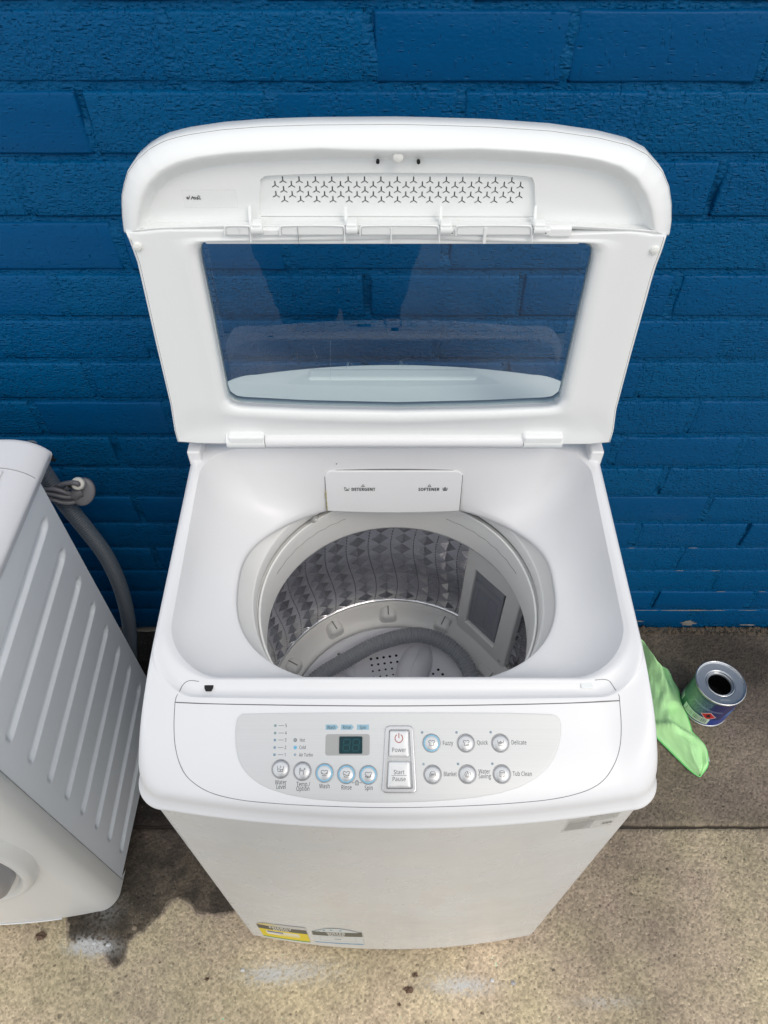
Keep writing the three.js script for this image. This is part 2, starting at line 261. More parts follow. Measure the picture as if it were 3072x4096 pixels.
// ---------------------------------------------------------------- top loading washing machine
const CX = 0.0155;                                         // its middle
const WM = thing('washing_machine', 'white top loading washing machine with its lid standing open', 'washing machine', V(CX, 0, -0.55));
const whiteP = phys(lin(0.79, 0.79, 0.80), 0.38, { clearcoat: 0.2, clearcoatRoughness: 0.4 });
const lidP = phys(lin(0.84, 0.855, 0.85), 0.40, {});
const tubGrey = phys(lin(0.83, 0.83, 0.815), 0.42, {}), seamMat = std(lin(0.15, 0.15, 0.16), 0.8), black = std(lin(0.006, 0.006, 0.007), 0.7);
const dust = grey(512, (x, y) => 0.5 + 0.35 * (fbm(x / 22, y / 22, 4) - 0.5) + (hash(x >> 1, y >> 1) > 0.996 ? 0.3 : 0)); dust.repeat.set(4, 4);
const soil = (() => { const n = 512, d = new Uint8Array(n * n * 4), rr = rng(61); for (let y = 0; y < n; y++) for (let x = 0; x < n; x++) { const m = 0.965 + 0.05 * (fbm(x / 70, y / 45, 4) - 0.5) - (hash(x >> 1, y >> 1) > 0.9990 ? 0.04 : 0), o = (y * n + x) * 4, st = sstep(0.62, 0.8, fbm(x / 60 + 9, y / 190 + 4, 4)); d[o] = 255 * clamp(m); d[o + 1] = 255 * clamp(m * (1 - 0.015 * st)); d[o + 2] = 255 * clamp(m * (1 - 0.022 * st)); d[o + 3] = 255; } const t = new THREE.DataTexture(d, n, n); t.colorSpace = THREE.SRGBColorSpace; t.magFilter = THREE.LinearFilter; t.wrapS = t.wrapT = THREE.MirroredRepeatWrapping; t.repeat.set(1.6, 1.6); t.needsUpdate = true; return t; })();
const steelPaint = phys(lin(0.81, 0.82, 0.815), 0.42, { map: soil, bumpMap: dust, bumpScale: 0.0004, roughnessMap: grey(256, (x, y) => 0.62 + 0.5 * (fbm(x / 14, y / 14, 4) - 0.5)) });
function ring({ w, zf, bf = 0, rf, yF, ySf, ySb, zb, bb = 0, rb, yB }, cx = CX) {
  const o = [], NF = 48, NC = 14, NS = 40, zfc = zf + bf * (1 - ((w - rf) / w) ** 2), zbc = zb - bb * (1 - ((w - rb) / w) ** 2);
  const arc = (ccx, ccz, r, a0, a1, y0, y1) => { for (let i = 0; i < NC; i++) { const t = i / NC, a = lerp(a0, a1, t); o.push(V(cx + ccx + r * Math.cos(a), lerp(y0, y1, sstep(0, 1, t)), ccz + r * Math.sin(a))); } };
  for (let i = 0; i < NF; i++) { const x = lerp(-(w - rf), w - rf, i / NF); o.push(V(cx + x, yF, zf + bf * (1 - (x / w) ** 2))); }
  arc(w - rf, zfc - rf, rf, Math.PI / 2, 0, yF, ySf);
  for (let i = 0; i < NS; i++) { const t = i / NS; o.push(V(cx + w, lerp(ySf, ySb, t), lerp(zfc - rf, zbc + rb, t))); }
  arc(w - rb, zbc + rb, rb, 0, -Math.PI / 2, ySb, yB);
  for (let i = 0; i < NF; i++) { const x = lerp(w - rb, -(w - rb), i / NF); o.push(V(cx + x, yB, zb - bb * (1 - (x / w) ** 2))); }
  arc(-(w - rb), zbc + rb, rb, -Math.PI / 2, -Math.PI, yB, ySb);
  for (let i = 0; i < NS; i++) { const t = i / NS; o.push(V(cx - w, lerp(ySb, ySf, t), lerp(zbc + rb, zfc - rf, t))); }
  arc(-(w - rf), zfc - rf, rf, Math.PI, Math.PI / 2, ySf, yF);
  return o;
}
// cabinet: painted steel wrapper and a bowed front panel
{
  const r = (y, d = 0) => ring({ w: 0.2805 - d, zf: -0.295 - d, bf: 0, rf: 0.012, yF: y, ySf: y, ySb: y, zb: -0.832 + d, bb: 0, rb: 0.03, yB: y });
  part('cabinet', loft([r(0.022, 0.004), r(0.026), r(0.80), r(0.803, 0.01)]), steelPaint, WM);
  const f = (y, d = 0) => ring({ w: 0.2795 - d, zf: -0.267 - d, bf: 0.026, rf: 0.016, yF: y, ySf: y, ySb: y, zb: -0.292, bb: 0, rb: 0.006, yB: y });
  const fp = loft([f(0.02, 0.05), f(0.02, 0.004), f(0.0235, 0.001), f(0.028), f(0.40), f(0.802)], { uv: (p) => [p.x, p.y] });
  part('front_panel', fp, steelPaint, WM);
  for (const [x, z] of [[-0.23, -0.31], [0.23, -0.31], [-0.23, -0.79], [0.23, -0.79]]) part('foot', lathe([[0, 0], [0.022, 0], [0.024, 0.004], [0.02, 0.024], [0, 0.024]], 20, CX + x, 0, z), std(lin(0.03, 0.03, 0.03), 0.7), WM);
}
// top cover: rim, sloping fascia, lip and the bowl down to the drum opening
let coverGeo, OPENING;
{
  const R = [
    { w: 0.283, zf: -0.270, bf: 0.026, rf: 0.03, yF: 0.8045, ySf: 0.8045, ySb: 0.8045, zb: -0.835, bb: 0.03, rb: 0.05, yB: 0.8045 },
    { w: 0.2915, zf: -0.2635, bf: 0.026, rf: 0.035, yF: 0.8035, ySf: 0.8035, ySb: 0.8035, zb: -0.837, bb: 0.03, rb: 0.05, yB: 0.8035 },
    { w: 0.2935, zf: -0.2615, bf: 0.026, rf: 0.036, yF: 0.808, ySf: 0.808, ySb: 0.808, zb: -0.838, bb: 0.03, rb: 0.05, yB: 0.808 },
    { w: 0.2915, zf: -0.2645, bf: 0.026, rf: 0.036, yF: 0.8135, ySf: 0.8135, ySb: 0.8135, zb: -0.837, bb: 0.03, rb: 0.05, yB: 0.8135 },
    { w: 0.2900, zf: -0.2675, bf: 0.026, rf: 0.038, yF: 0.820, ySf: 0.821, ySb: 0.83, zb: -0.835, bb: 0.03, rb: 0.05, yB: 0.83 },
    { w: 0.2885, zf: -0.2710, bf: 0.026, rf: 0.040, yF: 0.8315, ySf: 0.838, ySb: 0.86, zb: -0.833, bb: 0.03, rb: 0.052, yB: 0.86 },
    { w: 0.2865, zf: -0.2800, bf: 0.0255, rf: 0.046, yF: 0.8405, ySf: 0.856, ySb: 0.88, zb: -0.831, bb: 0.03, rb: 0.055, yB: 0.88 },
    { w: 0.2840, zf: -0.3000, bf: 0.023, rf: 0.052, yF: 0.8515, ySf: 0.876, ySb: 0.90, zb: -0.837, bb: 0.040, rb: 0.06, yB: 0.907 },
    { w: 0.2820, zf: -0.3300, bf: 0.015, rf: 0.056, yF: 0.8660, ySf: 0.891, ySb: 0.915, zb: -0.837, bb: 0.041, rb: 0.065, yB: 0.922 },
    { w: 0.2805, zf: -0.3530, bf: 0.005, rf: 0.056, yF: 0.8792, ySf: 0.8990, ySb: 0.924, zb: -0.836, bb: 0.041, rb: 0.07, yB: 0.9305 },
    { w: 0.2790, zf: -0.3560, bf: 0.003, rf: 0.056, yF: 0.8798, ySf: 0.9030, ySb: 0.928, zb: -0.830, bb: 0.041, rb: 0.07, yB: 0.9325 },
    { w: 0.2770, zf: -0.3590, bf: 0.0015, rf: 0.056, yF: 0.8780, ySf: 0.9055, ySb: 0.929, zb: -0.795, bb: 0.03, rb: 0.065, yB: 0.932 },
    { w: 0.2745, zf: -0.3640, bf: 0.000, rf: 0.057, yF: 0.8780, ySf: 0.9065, ySb: 0.929, zb: -0.760, bb: 0.01, rb: 0.06, yB: 0.931 },
    { w: 0.2720, zf: -0.3690, bf: 0.000, rf: 0.058, yF: 0.8810, ySf: 0.9065, ySb: 0.928, zb: -0.730, bb: 0.004, rb: 0.055, yB: 0.930 },
    { w: 0.2690, zf: -0.3725, bf: 0.000, rf: 0.059, yF: 0.8838, ySf: 0.9060, ySb: 0.9275, zb: -0.715, bb: 0.001, rb: 0.052, yB: 0.929 },
    { w: 0.2665, zf: -0.3755, bf: 0.000, rf: 0.060, yF: 0.8840, ySf: 0.9050, ySb: 0.9265, zb: -0.707, bb: 0, rb: 0.05, yB: 0.9280 },
    { w: 0.2630, zf: -0.3785, bf: 0.000, rf: 0.062, yF: 0.8815, ySf: 0.9030, ySb: 0.925, zb: -0.701, bb: 0, rb: 0.05, yB: 0.925 },
  ].map((r) => ring(r));
  const J = R[R.length - 1], O = J.map((p) => {
    const a = Math.atan2(p.z + 0.540, p.x - CX), c = Math.cos(a), s = Math.sin(a), e = s > 0 ? 2 / 2.6 : 2 / 2.25, b = s > 0 ? 0.159 : 0.160;
    const x = 0.2095 * Math.sign(c) * Math.abs(c) ** e, z = b * Math.sign(s) * Math.abs(s) ** e;
    return V(CX + x, lerp(0.84, 0.811, sstep(0.0, -0.14, z)), -0.546 + z);
  });
  OPENING = O;
  const A = [0.05, 0.13, 0.24, 0.37, 0.52, 0.67, 0.81, 0.92, 0.975, 1.0], B = [0.15, 0.33, 0.50, 0.64, 0.76, 0.845, 0.905, 0.945, 0.97, 1.0];
  const bowl = A.map((a, i) => J.map((p, j) => V(lerp(p.x, O[j].x, a), lerp(p.y, O[j].y, B[i]), lerp(p.z, O[j].z, a))));
  bowl.push(O.map((p) => V(lerp(p.x, CX, 0.006), p.y - 0.004, lerp(p.z, -0.546, 0.006))));
  bowl.push(O.map((p) => V(lerp(p.x, CX, -0.01), p.y - 0.009, lerp(p.z, -0.546, -0.01))));
  coverGeo = loft([...smoothRows(R, 4), ...bowl]);
  // rays cast on the cover when laying out what is mounted on its fascia
}
const caster = (() => {
  const P = coverGeo.attributes.position, I = coverGeo.index, T = [];
  for (let i = 0; i < I.count; i += 3) { const t = [0, 1, 2].map((k) => V(P.getX(I.getX(i + k)), P.getY(I.getX(i + k)), P.getZ(I.getX(i + k)))); if (t[0].z > -0.40 && t[0].y > 0.80) T.push(t); }
  const R = new THREE.Ray(V(0, EYE, 0)), h = V(0, 0, 0);
  const cast = (px, py) => { R.direction.copy(ray(px, py)).normalize(); let best = null, bd = 1e9; for (const t of T) { const q = R.intersectTriangle(t[0], t[1], t[2], false, h); if (q) { const d = q.distanceToSquared(R.origin); if (d < bd) { bd = d; best = q.clone(); } } } return best; };
  cast.tris = T.filter((t) => t[0].z > -0.37 && t[0].y > 0.825 && Math.abs(t[0].x - CX) < 0.26); return cast;
})();
part('top_cover', coverGeo, whiteP, WM);

// ---- fascia: silver panel, seams, buttons
{
  const N = V(0, Math.cos(0.365), Math.sin(0.365));
  const hit = (x, y, lift = 0) => { const p = caster(x, y); if (!p) throw new Error('miss ' + x + ' ' + y); return p.addScaledVector(N, lift); };
  const z4 = (x, y) => [486 + x * 0.472, 1458 + y * 0.472];
  // outline of the panel, as points on the fascia
  const out = [[80, 178], [62, 190], [50, 225], [47, 270], [50, 330], [62, 390], [84, 430], [112, 463], [155, 497], [205, 522], [290, 548], [400, 568], [540, 579], [660, 583], [780, 583], [900, 580], [1020, 573], [1150, 560], [1260, 540], [1350, 512], [1420, 474], [1472, 430], [1505, 382], [1526, 330], [1537, 280], [1538, 228], [1530, 196], [1508, 180], [1300, 174], [1000, 172], [700, 172], [400, 173], [200, 175]];
  const O3 = out.map((p) => hit(...z4(...p), 0.0012)), dense = resample([...O3, O3[0]], 150);
  const X0 = Math.min(...dense.map((p) => p.x)), X1 = Math.max(...dense.map((p) => p.x)), q = (p) => (p.z + 0.37) / Math.cos(0.365), S0 = Math.min(...dense.map(q)), S1 = Math.max(...dense.map(q));
  const W = 2048, K = W / (X1 - X0), H = Math.round((S1 - S0) * K);
  // fill: radial rows from the outline to the centre line; heights taken from the cover itself
  const mid = [z4(400, 380), z4(1150, 370)].map((p) => hit(...p));
  const tris = caster.tris;
  function heightAt(x, z) { let y = -1; for (const [a, b, c] of tris) { const d = (b.z - c.z) * (a.x - c.x) + (c.x - b.x) * (a.z - c.z); if (Math.abs(d) < 1e-12) continue; const u = ((b.z - c.z) * (x - c.x) + (c.x - b.x) * (z - c.z)) / d, v = ((c.z - a.z) * (x - c.x) + (a.x - c.x) * (z - c.z)) / d; if (u > -1e-4 && v > -1e-4 && u + v < 1.0002) y = Math.max(y, u * a.y + v * b.y + (1 - u - v) * c.y); } return y; }
  const foot = dense.map((p) => p.clone().addScaledVector(N, -0.0018));
  const lift = 0.0012, shrink = (k, f) => dense.map((p) => { const mx = clamp(p.x, lerp(X0, X1, 0.28), lerp(X0, X1, 0.72)), mz = (mid[0].z + mid[1].z) / 2; const x = lerp(p.x, mx, f), z = lerp(p.z, mz, f), y = heightAt(x, z); return V(x, (y > 0 ? y : p.y) + lift * k, z); });
  const fill = [foot, ...[[0.8, 0.002], [1, 0.006], [1, 0.05], [1, 0.15], [1, 0.3], [1, 0.45], [1, 0.6], [1, 0.75], [1, 0.9], [1, 1]].map(([k, f]) => shrink(k, f))];
  const C = (p) => [(p.x - X0) * K, (q(p) - S0) * K];
  const at = (x, y) => C(hit(...z4(x, y))), k4 = (x) => Math.abs(at(x + 40, 330)[0] - at(x, 330)[0]) / 40;    // canvas pixels per unit of measure
  const U = k4(780), ink = '#1d2225';
  const text = (g, s, x, y, size, o = {}) => { const [X, Y] = at(x, y); g.save(); g.translate(X, Y); g.scale(o.sx ?? 0.76, 1.0); g.font = `${size * U}px sans-serif`; g.textAlign = o.align ?? 'center'; g.textBaseline = 'middle'; g.fillStyle = o.c ?? ink; g.fillText(s, 0, 0); g.restore(); };
  const dot = (g, x, y, r, c, edge) => { const [X, Y] = at(x, y); g.beginPath(); g.arc(X, Y, r * U, 0, 7); g.fillStyle = c; g.fill(); if (edge) { g.lineWidth = 2 * U; g.strokeStyle = edge; g.stroke(); } };
  const print = canvas(W, H, (g) => {
    g.fillStyle = '#cecfcf'; g.fillRect(0, 0, W, H);
    const rr = rng(4); for (let y = 0; y < H; y++) { g.fillStyle = `rgba(${rr() < 0.5 ? '255,255,255' : '150,150,150'},${0.05 * rr()})`; g.fillRect(0, y, W, 1); }
    [[231, 234], [230, 268], [229, 300], [228, 334], [227, 367]].forEach(([x, y], i) => { dot(g, x, y, 6.2, i < 2 ? '#82989b' : '#7f95a4'); const a = at(x + 15, y), b = at(x + 40, y); g.fillStyle = '#6d7376'; g.fillRect(a[0], a[1] - 1.1 * U, b[0] - a[0], 2.0 * U); text(g, String(5 - i), x + 49, y, 20); });
    dot(g, 322, 300, 7.2, '#979d9d', '#66696b'); dot(g, 322, 334, 8, '#6fb0d2'); dot(g, 321, 367, 6, '#93a5b3');
    text(g, 'Hot', 342, 301, 20, { align: 'left' }); text(g, 'Cold', 340, 334, 20, { align: 'left' }); text(g, 'Air Turbo', 339, 368, 20, { align: 'left' });
    [['Wash', 461, 519, 1], ['Rinse', 531, 590, 1], ['Spin', 604, 659, 0]].forEach(([s, a, b, tip]) => { const p = at(a, 229), r = at(b, 253); g.beginPath(); g.moveTo(p[0], p[1]); g.lineTo(r[0] - tip * 10 * U, p[1]); if (tip) g.lineTo(r[0], (p[1] + r[1]) / 2); g.lineTo(r[0] - tip * 10 * U, r[1]); g.lineTo(p[0], r[1]); g.closePath(); g.fillStyle = '#8fb2c2'; g.fill(); text(g, s, (a + b) / 2 - tip * 3, 242, 21); });
    { const p = at(461, 273), r = at(662, 370); g.beginPath(); g.roundRect(p[0], p[1], r[0] - p[0], r[1] - p[1], 12 * U); g.fillStyle = '#a5a5a4'; g.fill(); }
    text(g, 'Water', 256, 492, 26); text(g, 'Level', 257, 513, 26); text(g, 'Temp./', 359, 501, 26); text(g, 'Option', 357, 522, 26); text(g, 'Wash', 456, 510, 26); text(g, 'Rinse', 556, 516, 26); text(g, 'Spin', 658, 518, 26);
    { const [X, Y] = at(604, 495); g.strokeStyle = ink; g.lineWidth = 1.6 * U; g.strokeRect(X - 7 * U, Y - 4 * U, 14 * U, 13 * U); g.beginPath(); g.arc(X, Y - 4 * U, 5.5 * U, Math.PI, 0); g.stroke(); g.beginPath(); g.arc(X, Y + 2 * U, 3.2 * U, 0.3, 2.8); g.moveTo(X - 22 * U, Y); g.lineTo(X - 11 * U, Y); g.moveTo(X + 11 * U, Y); g.lineTo(X + 22 * U, Y); g.stroke(); g.fillStyle = ink; g.fillRect(X - 3.5 * U, Y - 1 * U, 1.6 * U, 2 * U); g.fillRect(X + 2 * U, Y - 1 * U, 1.6 * U, 2 * U); }
    [[902, 265], [1059, 265], [1215, 264], [908, 410], [1066, 409], [1223, 408]].forEach(([x, y], i) => dot(g, x, y, 6, i === 3 ? '#93a1aa' : '#7f919c'));
    text(g, 'Fuzzy', 995, 313, 26, { align: 'left' }); text(g, 'Quick', 1152, 311, 26, { align: 'left' }); text(g, 'Delicate', 1309, 310, 26, { align: 'left' });
    text(g, 'Blanket', 1000, 455, 26, { align: 'left', sx: 0.68 }); text(g, 'Water', 1159, 443, 26, { align: 'left' }); text(g, 'Saving', 1159, 465, 26, { align: 'left' }); text(g, 'Tub Clean', 1316, 453, 26, { align: 'left' });
  });
  print.flipY = true;
  const cp = part('control_panel', loft(fill, { uv: (p) => [(p.x - X0) / (X1 - X0), 1 - (q(p) - S0) / (S1 - S0)] }), phys(0xffffff, 0.50, { map: print, metalness: 0.3 }), WM, 'silver control panel with printed programme names');
  // local frame of something standing on the panel
  const frame = (x, y, up = lift) => { const p = hit(...z4(x, y)).addScaledVector(N, up), ex = V(1, 0, 0), ez = N.clone(), ey = ez.clone().cross(ex); return new THREE.Matrix4().makeBasis(ex, ey, ez).setPosition(p); };
  const mm = U / K;                                          // metres per unit of measure
  const toPlane = (x, y, f) => { const p = hit(...z4(x, y)).applyMatrix4(f.clone().invert()); return [p.x, p.y]; };
  const stroke = { w: 3.0 };
  const icons = {
    level: (g) => { g.moveTo(-22, -18); g.lineTo(-16, 16); g.lineTo(16, 16); g.lineTo(22, -18); g.moveTo(-18, 3); g.quadraticCurveTo(-8, -3, 0, 3); g.quadraticCurveTo(8, 8, 18, 2); g.moveTo(-4, -17); g.lineTo(4, -17); g.moveTo(-4, -8); g.lineTo(4, -8); g.moveTo(-3, 10); g.lineTo(3, 10); },
    hand: (g) => { g.moveTo(-18, 22); g.lineTo(-18, -16); g.arc(-14, -16, 4, Math.PI, 0); g.lineTo(-10, 4); g.moveTo(-10, -2); g.arc(-5, -2, 5, Math.PI, 0); g.lineTo(0, 4); g.moveTo(0, -2); g.arc(5, -2, 5, Math.PI, 0); g.lineTo(10, 22); g.moveTo(10, -14); g.lineTo(22, -14); g.moveTo(16, -20); g.lineTo(16, -8); },
    wash: (g) => { g.moveTo(-22, -2); g.lineTo(-22, -14); g.lineTo(-10, -18); g.quadraticCurveTo(0, -8, 10, -18); g.lineTo(22, -14); g.lineTo(22, -2); g.lineTo(14, 0); g.moveTo(-22, -2); g.lineTo(-14, 0); g.moveTo(-22, 6); g.quadraticCurveTo(-15, 0, -8, 6); g.quadraticCurveTo(0, 12, 8, 6); g.quadraticCurveTo(15, 0, 22, 6); g.moveTo(-14, 12); g.lineTo(-12, 18); g.lineTo(12, 18); g.lineTo(14, 12); },
    rinse: (g) => { g.moveTo(-14, 0); g.lineTo(-22, -4); g.lineTo(-20, -16); g.lineTo(-10, -18); g.quadraticCurveTo(0, -8, 10, -18); g.lineTo(21, -16); g.lineTo(22, -4); g.lineTo(14, -2); g.lineTo(14, 8); g.moveTo(-20, 4); g.quadraticCurveTo(-4, 2, 4, 9); g.quadraticCurveTo(14, 12, 22, 4); g.moveTo(-14, 12); g.lineTo(-13, 18); g.lineTo(13, 18); },
    spin: (g) => { g.moveTo(-14, 0); g.lineTo(-22, -4); g.lineTo(-20, -16); g.lineTo(-10, -18); g.quadraticCurveTo(0, -8, 10, -18); g.lineTo(21, -16); g.lineTo(22, -4); g.lineTo(14, 0); for (const [x, y] of [[-17, 10], [-6, 15], [6, 15], [17, 10]]) { g.moveTo(x * 0.8, y - 8); g.lineTo(x - 3.5, y); g.arc(x, y + 1, 3.6, Math.PI, 0, true); g.lineTo(x * 0.8, y - 8); } },
    shirt: (g) => { g.moveTo(-22, -6); g.lineTo(-18, -16); g.lineTo(-9, -18); g.quadraticCurveTo(0, -9, 9, -18); g.lineTo(18, -16); g.lineTo(22, -6); g.lineTo(13, -3); g.lineTo(13, 18); g.lineTo(-13, 18); g.lineTo(-13, -3); g.closePath(); },
    quick: (g) => { g.moveTo(0, 16); g.lineTo(-13, 16); g.lineTo(-13, -3); g.lineTo(-22, -6); g.lineTo(-18, -16); g.lineTo(-9, -18); g.quadraticCurveTo(0, -9, 9, -18); g.lineTo(18, -16); g.lineTo(22, -6); g.lineTo(13, -3); g.lineTo(13, 4); g.moveTo(4, 8); g.lineTo(12, 13); g.lineTo(4, 18); g.closePath(); g.moveTo(14, 8); g.lineTo(22, 13); g.lineTo(14, 18); g.closePath(); },
    delicate: (g) => { g.moveTo(-21, -16); g.lineTo(-14, 16); g.lineTo(14, 16); g.lineTo(21, -16); g.moveTo(-18, -2); g.lineTo(-10, -2); g.lineTo(-8, 4); g.moveTo(18, -2); g.lineTo(10, -2); for (const x of [-8, -3, 2, 7]) { g.moveTo(x, -14 + Math.abs(x)); g.lineTo(x, 7); } },
    blanket: (g) => { g.moveTo(-18, -4); g.quadraticCurveTo(-16, -18, -8, -17); g.lineTo(8, -17); g.quadraticCurveTo(16, -18, 18, -4); g.closePath(); g.roundRect(-21, -4, 42, 10, 5); g.roundRect(-21, 6, 42, 10, 5); g.moveTo(-12, 1); g.lineTo(14, 1); },
    drop: (g) => { g.arc(0, 1, 19, -0.7, 4.9); g.moveTo(0, -12); g.quadraticCurveTo(-10, 2, -7, 8); g.arc(0, 6, 8, 2.6, 0.5, true); g.quadraticCurveTo(9, 0, 0, -12); },
    tub: (g) => { g.ellipse(0, -15, 16, 6, 0, 0, 6.283); g.moveTo(-16, -15); g.lineTo(-16, 14); g.quadraticCurveTo(-14, 19, -2, 19); g.moveTo(16, -15); g.lineTo(16, 2); g.moveTo(13, 6); g.lineTo(16, 13); g.lineTo(22, 16); g.lineTo(16, 18); g.lineTo(13, 24); g.lineTo(10, 18); g.lineTo(4, 16); g.lineTo(10, 13); g.closePath(); for (const x of [-8, 0, 8]) for (const y of [-4, 3, 10]) { if (x > 5 && y > 5) continue; g.moveTo(x, y); g.lineTo(x, y + 2.4); } },
  };
  const silver = '#cfd0d1', ringGrey = std(lin(0.40, 0.40, 0.41), 0.35, 0.6), ringBlue = std(lin(0.27, 0.56, 0.74), 0.35);
  const R = 42 * mm;
  const disc = lathe([[0, 0.0030], [R * 0.3, 0.0029], [R * 0.6, 0.0025], [R * 0.80, 0.0018], [R * 0.86, 0.0008], [R * 0.86, -0.0005]], 40, 0, 0, 0); disc.rotateX(Math.PI / 2);
  { const P = disc.attributes.position, uv = disc.attributes.uv; for (let i = 0; i < P.count; i++) uv.setXY(i, 0.5 + P.getX(i) / (2 * R), 0.5 + P.getY(i) / (2 * R)); }
  for (const [x, y, kind, blue] of [[256, 430, 'level'], [355, 440, 'hand'], [456, 448, 'wash', 1], [556, 454, 'rinse', 1], [656, 457, 'spin', 1], [945, 312, 'shirt', 1], [1102, 312, 'quick'], [1259, 312, 'delicate'], [950, 455, 'blanket'], [1109, 454, 'drop'], [1266, 453, 'tub']]) {
    const tex = canvas(256, 256, (g) => { g.fillStyle = silver; g.fillRect(0, 0, 256, 256); g.translate(128, 128); const s = 128 / 42 * 0.66; g.scale(s, s); g.lineWidth = 2.8; g.lineJoin = g.lineCap = 'round'; g.strokeStyle = '#22272a'; g.beginPath(); icons[kind](g); g.stroke(); });
    const f = frame(x, y), b = disc.clone(); b.applyMatrix4(f);
    const m = part('button', b, phys(0xffffff, 0.33, { map: tex, metalness: 0.45, clearcoat: 0.3 }), cp);
    const edge = lathe([[R * 0.86, -0.0006], [R * 0.865, 0.0006], [R * 0.93, 0.0008], [R * 0.99, 0.0004], [R * 1.0, -0.0008]], 44, 0, 0, 0); edge.rotateX(Math.PI / 2); edge.applyMatrix4(f);
    part('button_ring', edge, ringGrey, cp);
    if (blue) { const e = lathe([[R * 0.74, 0.0018], [R * 0.76, 0.00255], [R * 0.86, 0.0019], [R * 0.90, 0.0006]], 44, 0, 0, 0); e.rotateX(Math.PI / 2); e.applyMatrix4(f); part('button_ring', e, ringBlue, cp, 'light blue ring round a button'); }
  }
  // display window
  {
    const f = frame(576, 321, lift), pts = [[524, 282], [629, 282], [629, 361], [524, 361]].map((p) => toPlane(...p, f)), w = pts[1][0] - pts[0][0], h = pts[0][1] - pts[3][1];
    const tex = canvas(320, 240, (g) => { g.fillStyle = '#10353b'; g.fillRect(0, 0, 320, 240); g.strokeStyle = '#1f4f55'; g.lineWidth = 15; g.lineCap = 'butt'; g.transform(1, 0, -0.08, 1, 12, 0); for (const X of [60, 190]) { for (const [a, b, c, d] of [[0, 40, 80, 40], [0, 120, 80, 120], [0, 200, 80, 200], [-4, 48, -4, 112], [84, 48, 84, 112], [-4, 128, -4, 192], [84, 128, 84, 192]]) { g.beginPath(); g.moveTo(X + a, b); g.lineTo(X + c, d); g.stroke(); } } });
    const s = new THREE.Shape(); s.absarc(w / 2 - 0.0012, h / 2 - 0.0012, 0.0012, 0, Math.PI / 2); s.absarc(-w / 2 + 0.0012, h / 2 - 0.0012, 0.0012, Math.PI / 2, Math.PI); s.absarc(-w / 2 + 0.0012, -h / 2 + 0.0012, 0.0012, Math.PI, 1.5 * Math.PI); s.absarc(w / 2 - 0.0012, -h / 2 + 0.0012, 0.0012, 1.5 * Math.PI, 2 * Math.PI);
    const g = new THREE.ExtrudeGeometry(s, { depth: 0.0006, bevelEnabled: false, curveSegments: 6 }), P = g.attributes.position, uv = g.attributes.uv; for (let i = 0; i < P.count; i++) uv.setXY(i, 0.5 + P.getX(i) / w, 0.5 + P.getY(i) / h);
    g.applyMatrix4(f); part('display', g, phys(0xffffff, 0.25, { map: tex, specularIntensity: 0.5 }), cp, 'dark display window with two unlit digits');
  }
  // power and start buttons in their raised surround
  {
    const f = frame(797, 386, lift);
    const round = (pts, r) => { const s = new THREE.Shape(), n = pts.length; pts.forEach((p, i) => { const a = V2(...pts[(i + n - 1) % n]), b = V2(...p), c = V2(...pts[(i + 1) % n]); const d1 = a.clone().sub(b).setLength(r).add(b), d2 = c.clone().sub(b).setLength(r).add(b); i ? s.lineTo(d1.x, d1.y) : s.moveTo(d1.x, d1.y); s.quadraticCurveTo(b.x, b.y, d2.x, d2.y); }); s.closePath(); return s; };
    const pl = (a) => a.map((p) => toPlane(...p, f));
    const outS = pl([[734, 232], [861, 232], [878, 540], [717, 540]]), inS = pl([[745, 243], [850, 243], [866, 528], [729, 528]]);
    const s = round(outS, 24 * mm); s.holes.push(round(inS, 17 * mm));
    const g = new THREE.ExtrudeGeometry(s, { depth: 0.0006, bevelEnabled: true, bevelThickness: 0.0011, bevelSize: 0.0014, bevelOffset: -0.0014, bevelSegments: 4, curveSegments: 8 }); g.applyMatrix4(f);
    const chrome = phys(lin(0.62, 0.62, 0.63), 0.26, { metalness: 0.7 });
    part('button_surround', g, chrome, cp);
    const bar = new THREE.BoxGeometry(100 * mm, 3.2 * mm, 0.001); bar.applyMatrix4(frame(797, 385, lift + 0.0003)); part('divider', bar, chrome, cp);
    const key = (c, draw, name) => {
      const pts = pl(c), rim = round(pts, 10 * mm).getSpacedPoints(88).slice(0, 88), cx = pts.reduce((t, p) => t + p[0], 0) / 4, cy = pts.reduce((t, p) => t + p[1], 0) / 4;
      const lay = (d, z) => rim.map((p) => { const l = Math.hypot(p.x - cx, p.y - cy), k = 1 - d / l; return V(cx + (p.x - cx) * k, cy + (p.y - cy) * k, z); }), far = (k, z) => rim.map((p) => V(lerp(p.x, cx, k), lerp(p.y, cy, k), z));
      const g = loft([lay(0, -0.0005), lay(0.0001, 0.0006), lay(0.0006, 0.0016), lay(0.0014, 0.0023), lay(0.0026, 0.0027), lay(0.0040, 0.0028), far(0.55, 0.0029), far(0.8, 0.0029), far(0.995, 0.0029)]);
      const P = g.attributes.position, uv = g.attributes.uv, xs = pts.map((p) => p[0]), ys = pts.map((p) => p[1]), x0 = Math.min(...xs), x1 = Math.max(...xs), y0 = Math.min(...ys), y1 = Math.max(...ys);
      for (let i = 0; i < P.count; i++) uv.setXY(i, (P.getX(i) - x0) / (x1 - x0), (P.getY(i) - y0) / (y1 - y0));
      g.applyMatrix4(f); const tex = canvas(400, 480, (k, w, h) => { k.fillStyle = '#dddede'; k.fillRect(0, 0, w, h); draw(k, w, h); }); part(name, g, phys(0xffffff, 0.33, { map: tex, metalness: 0.4, clearcoat: 0.3 }), cp);
    };
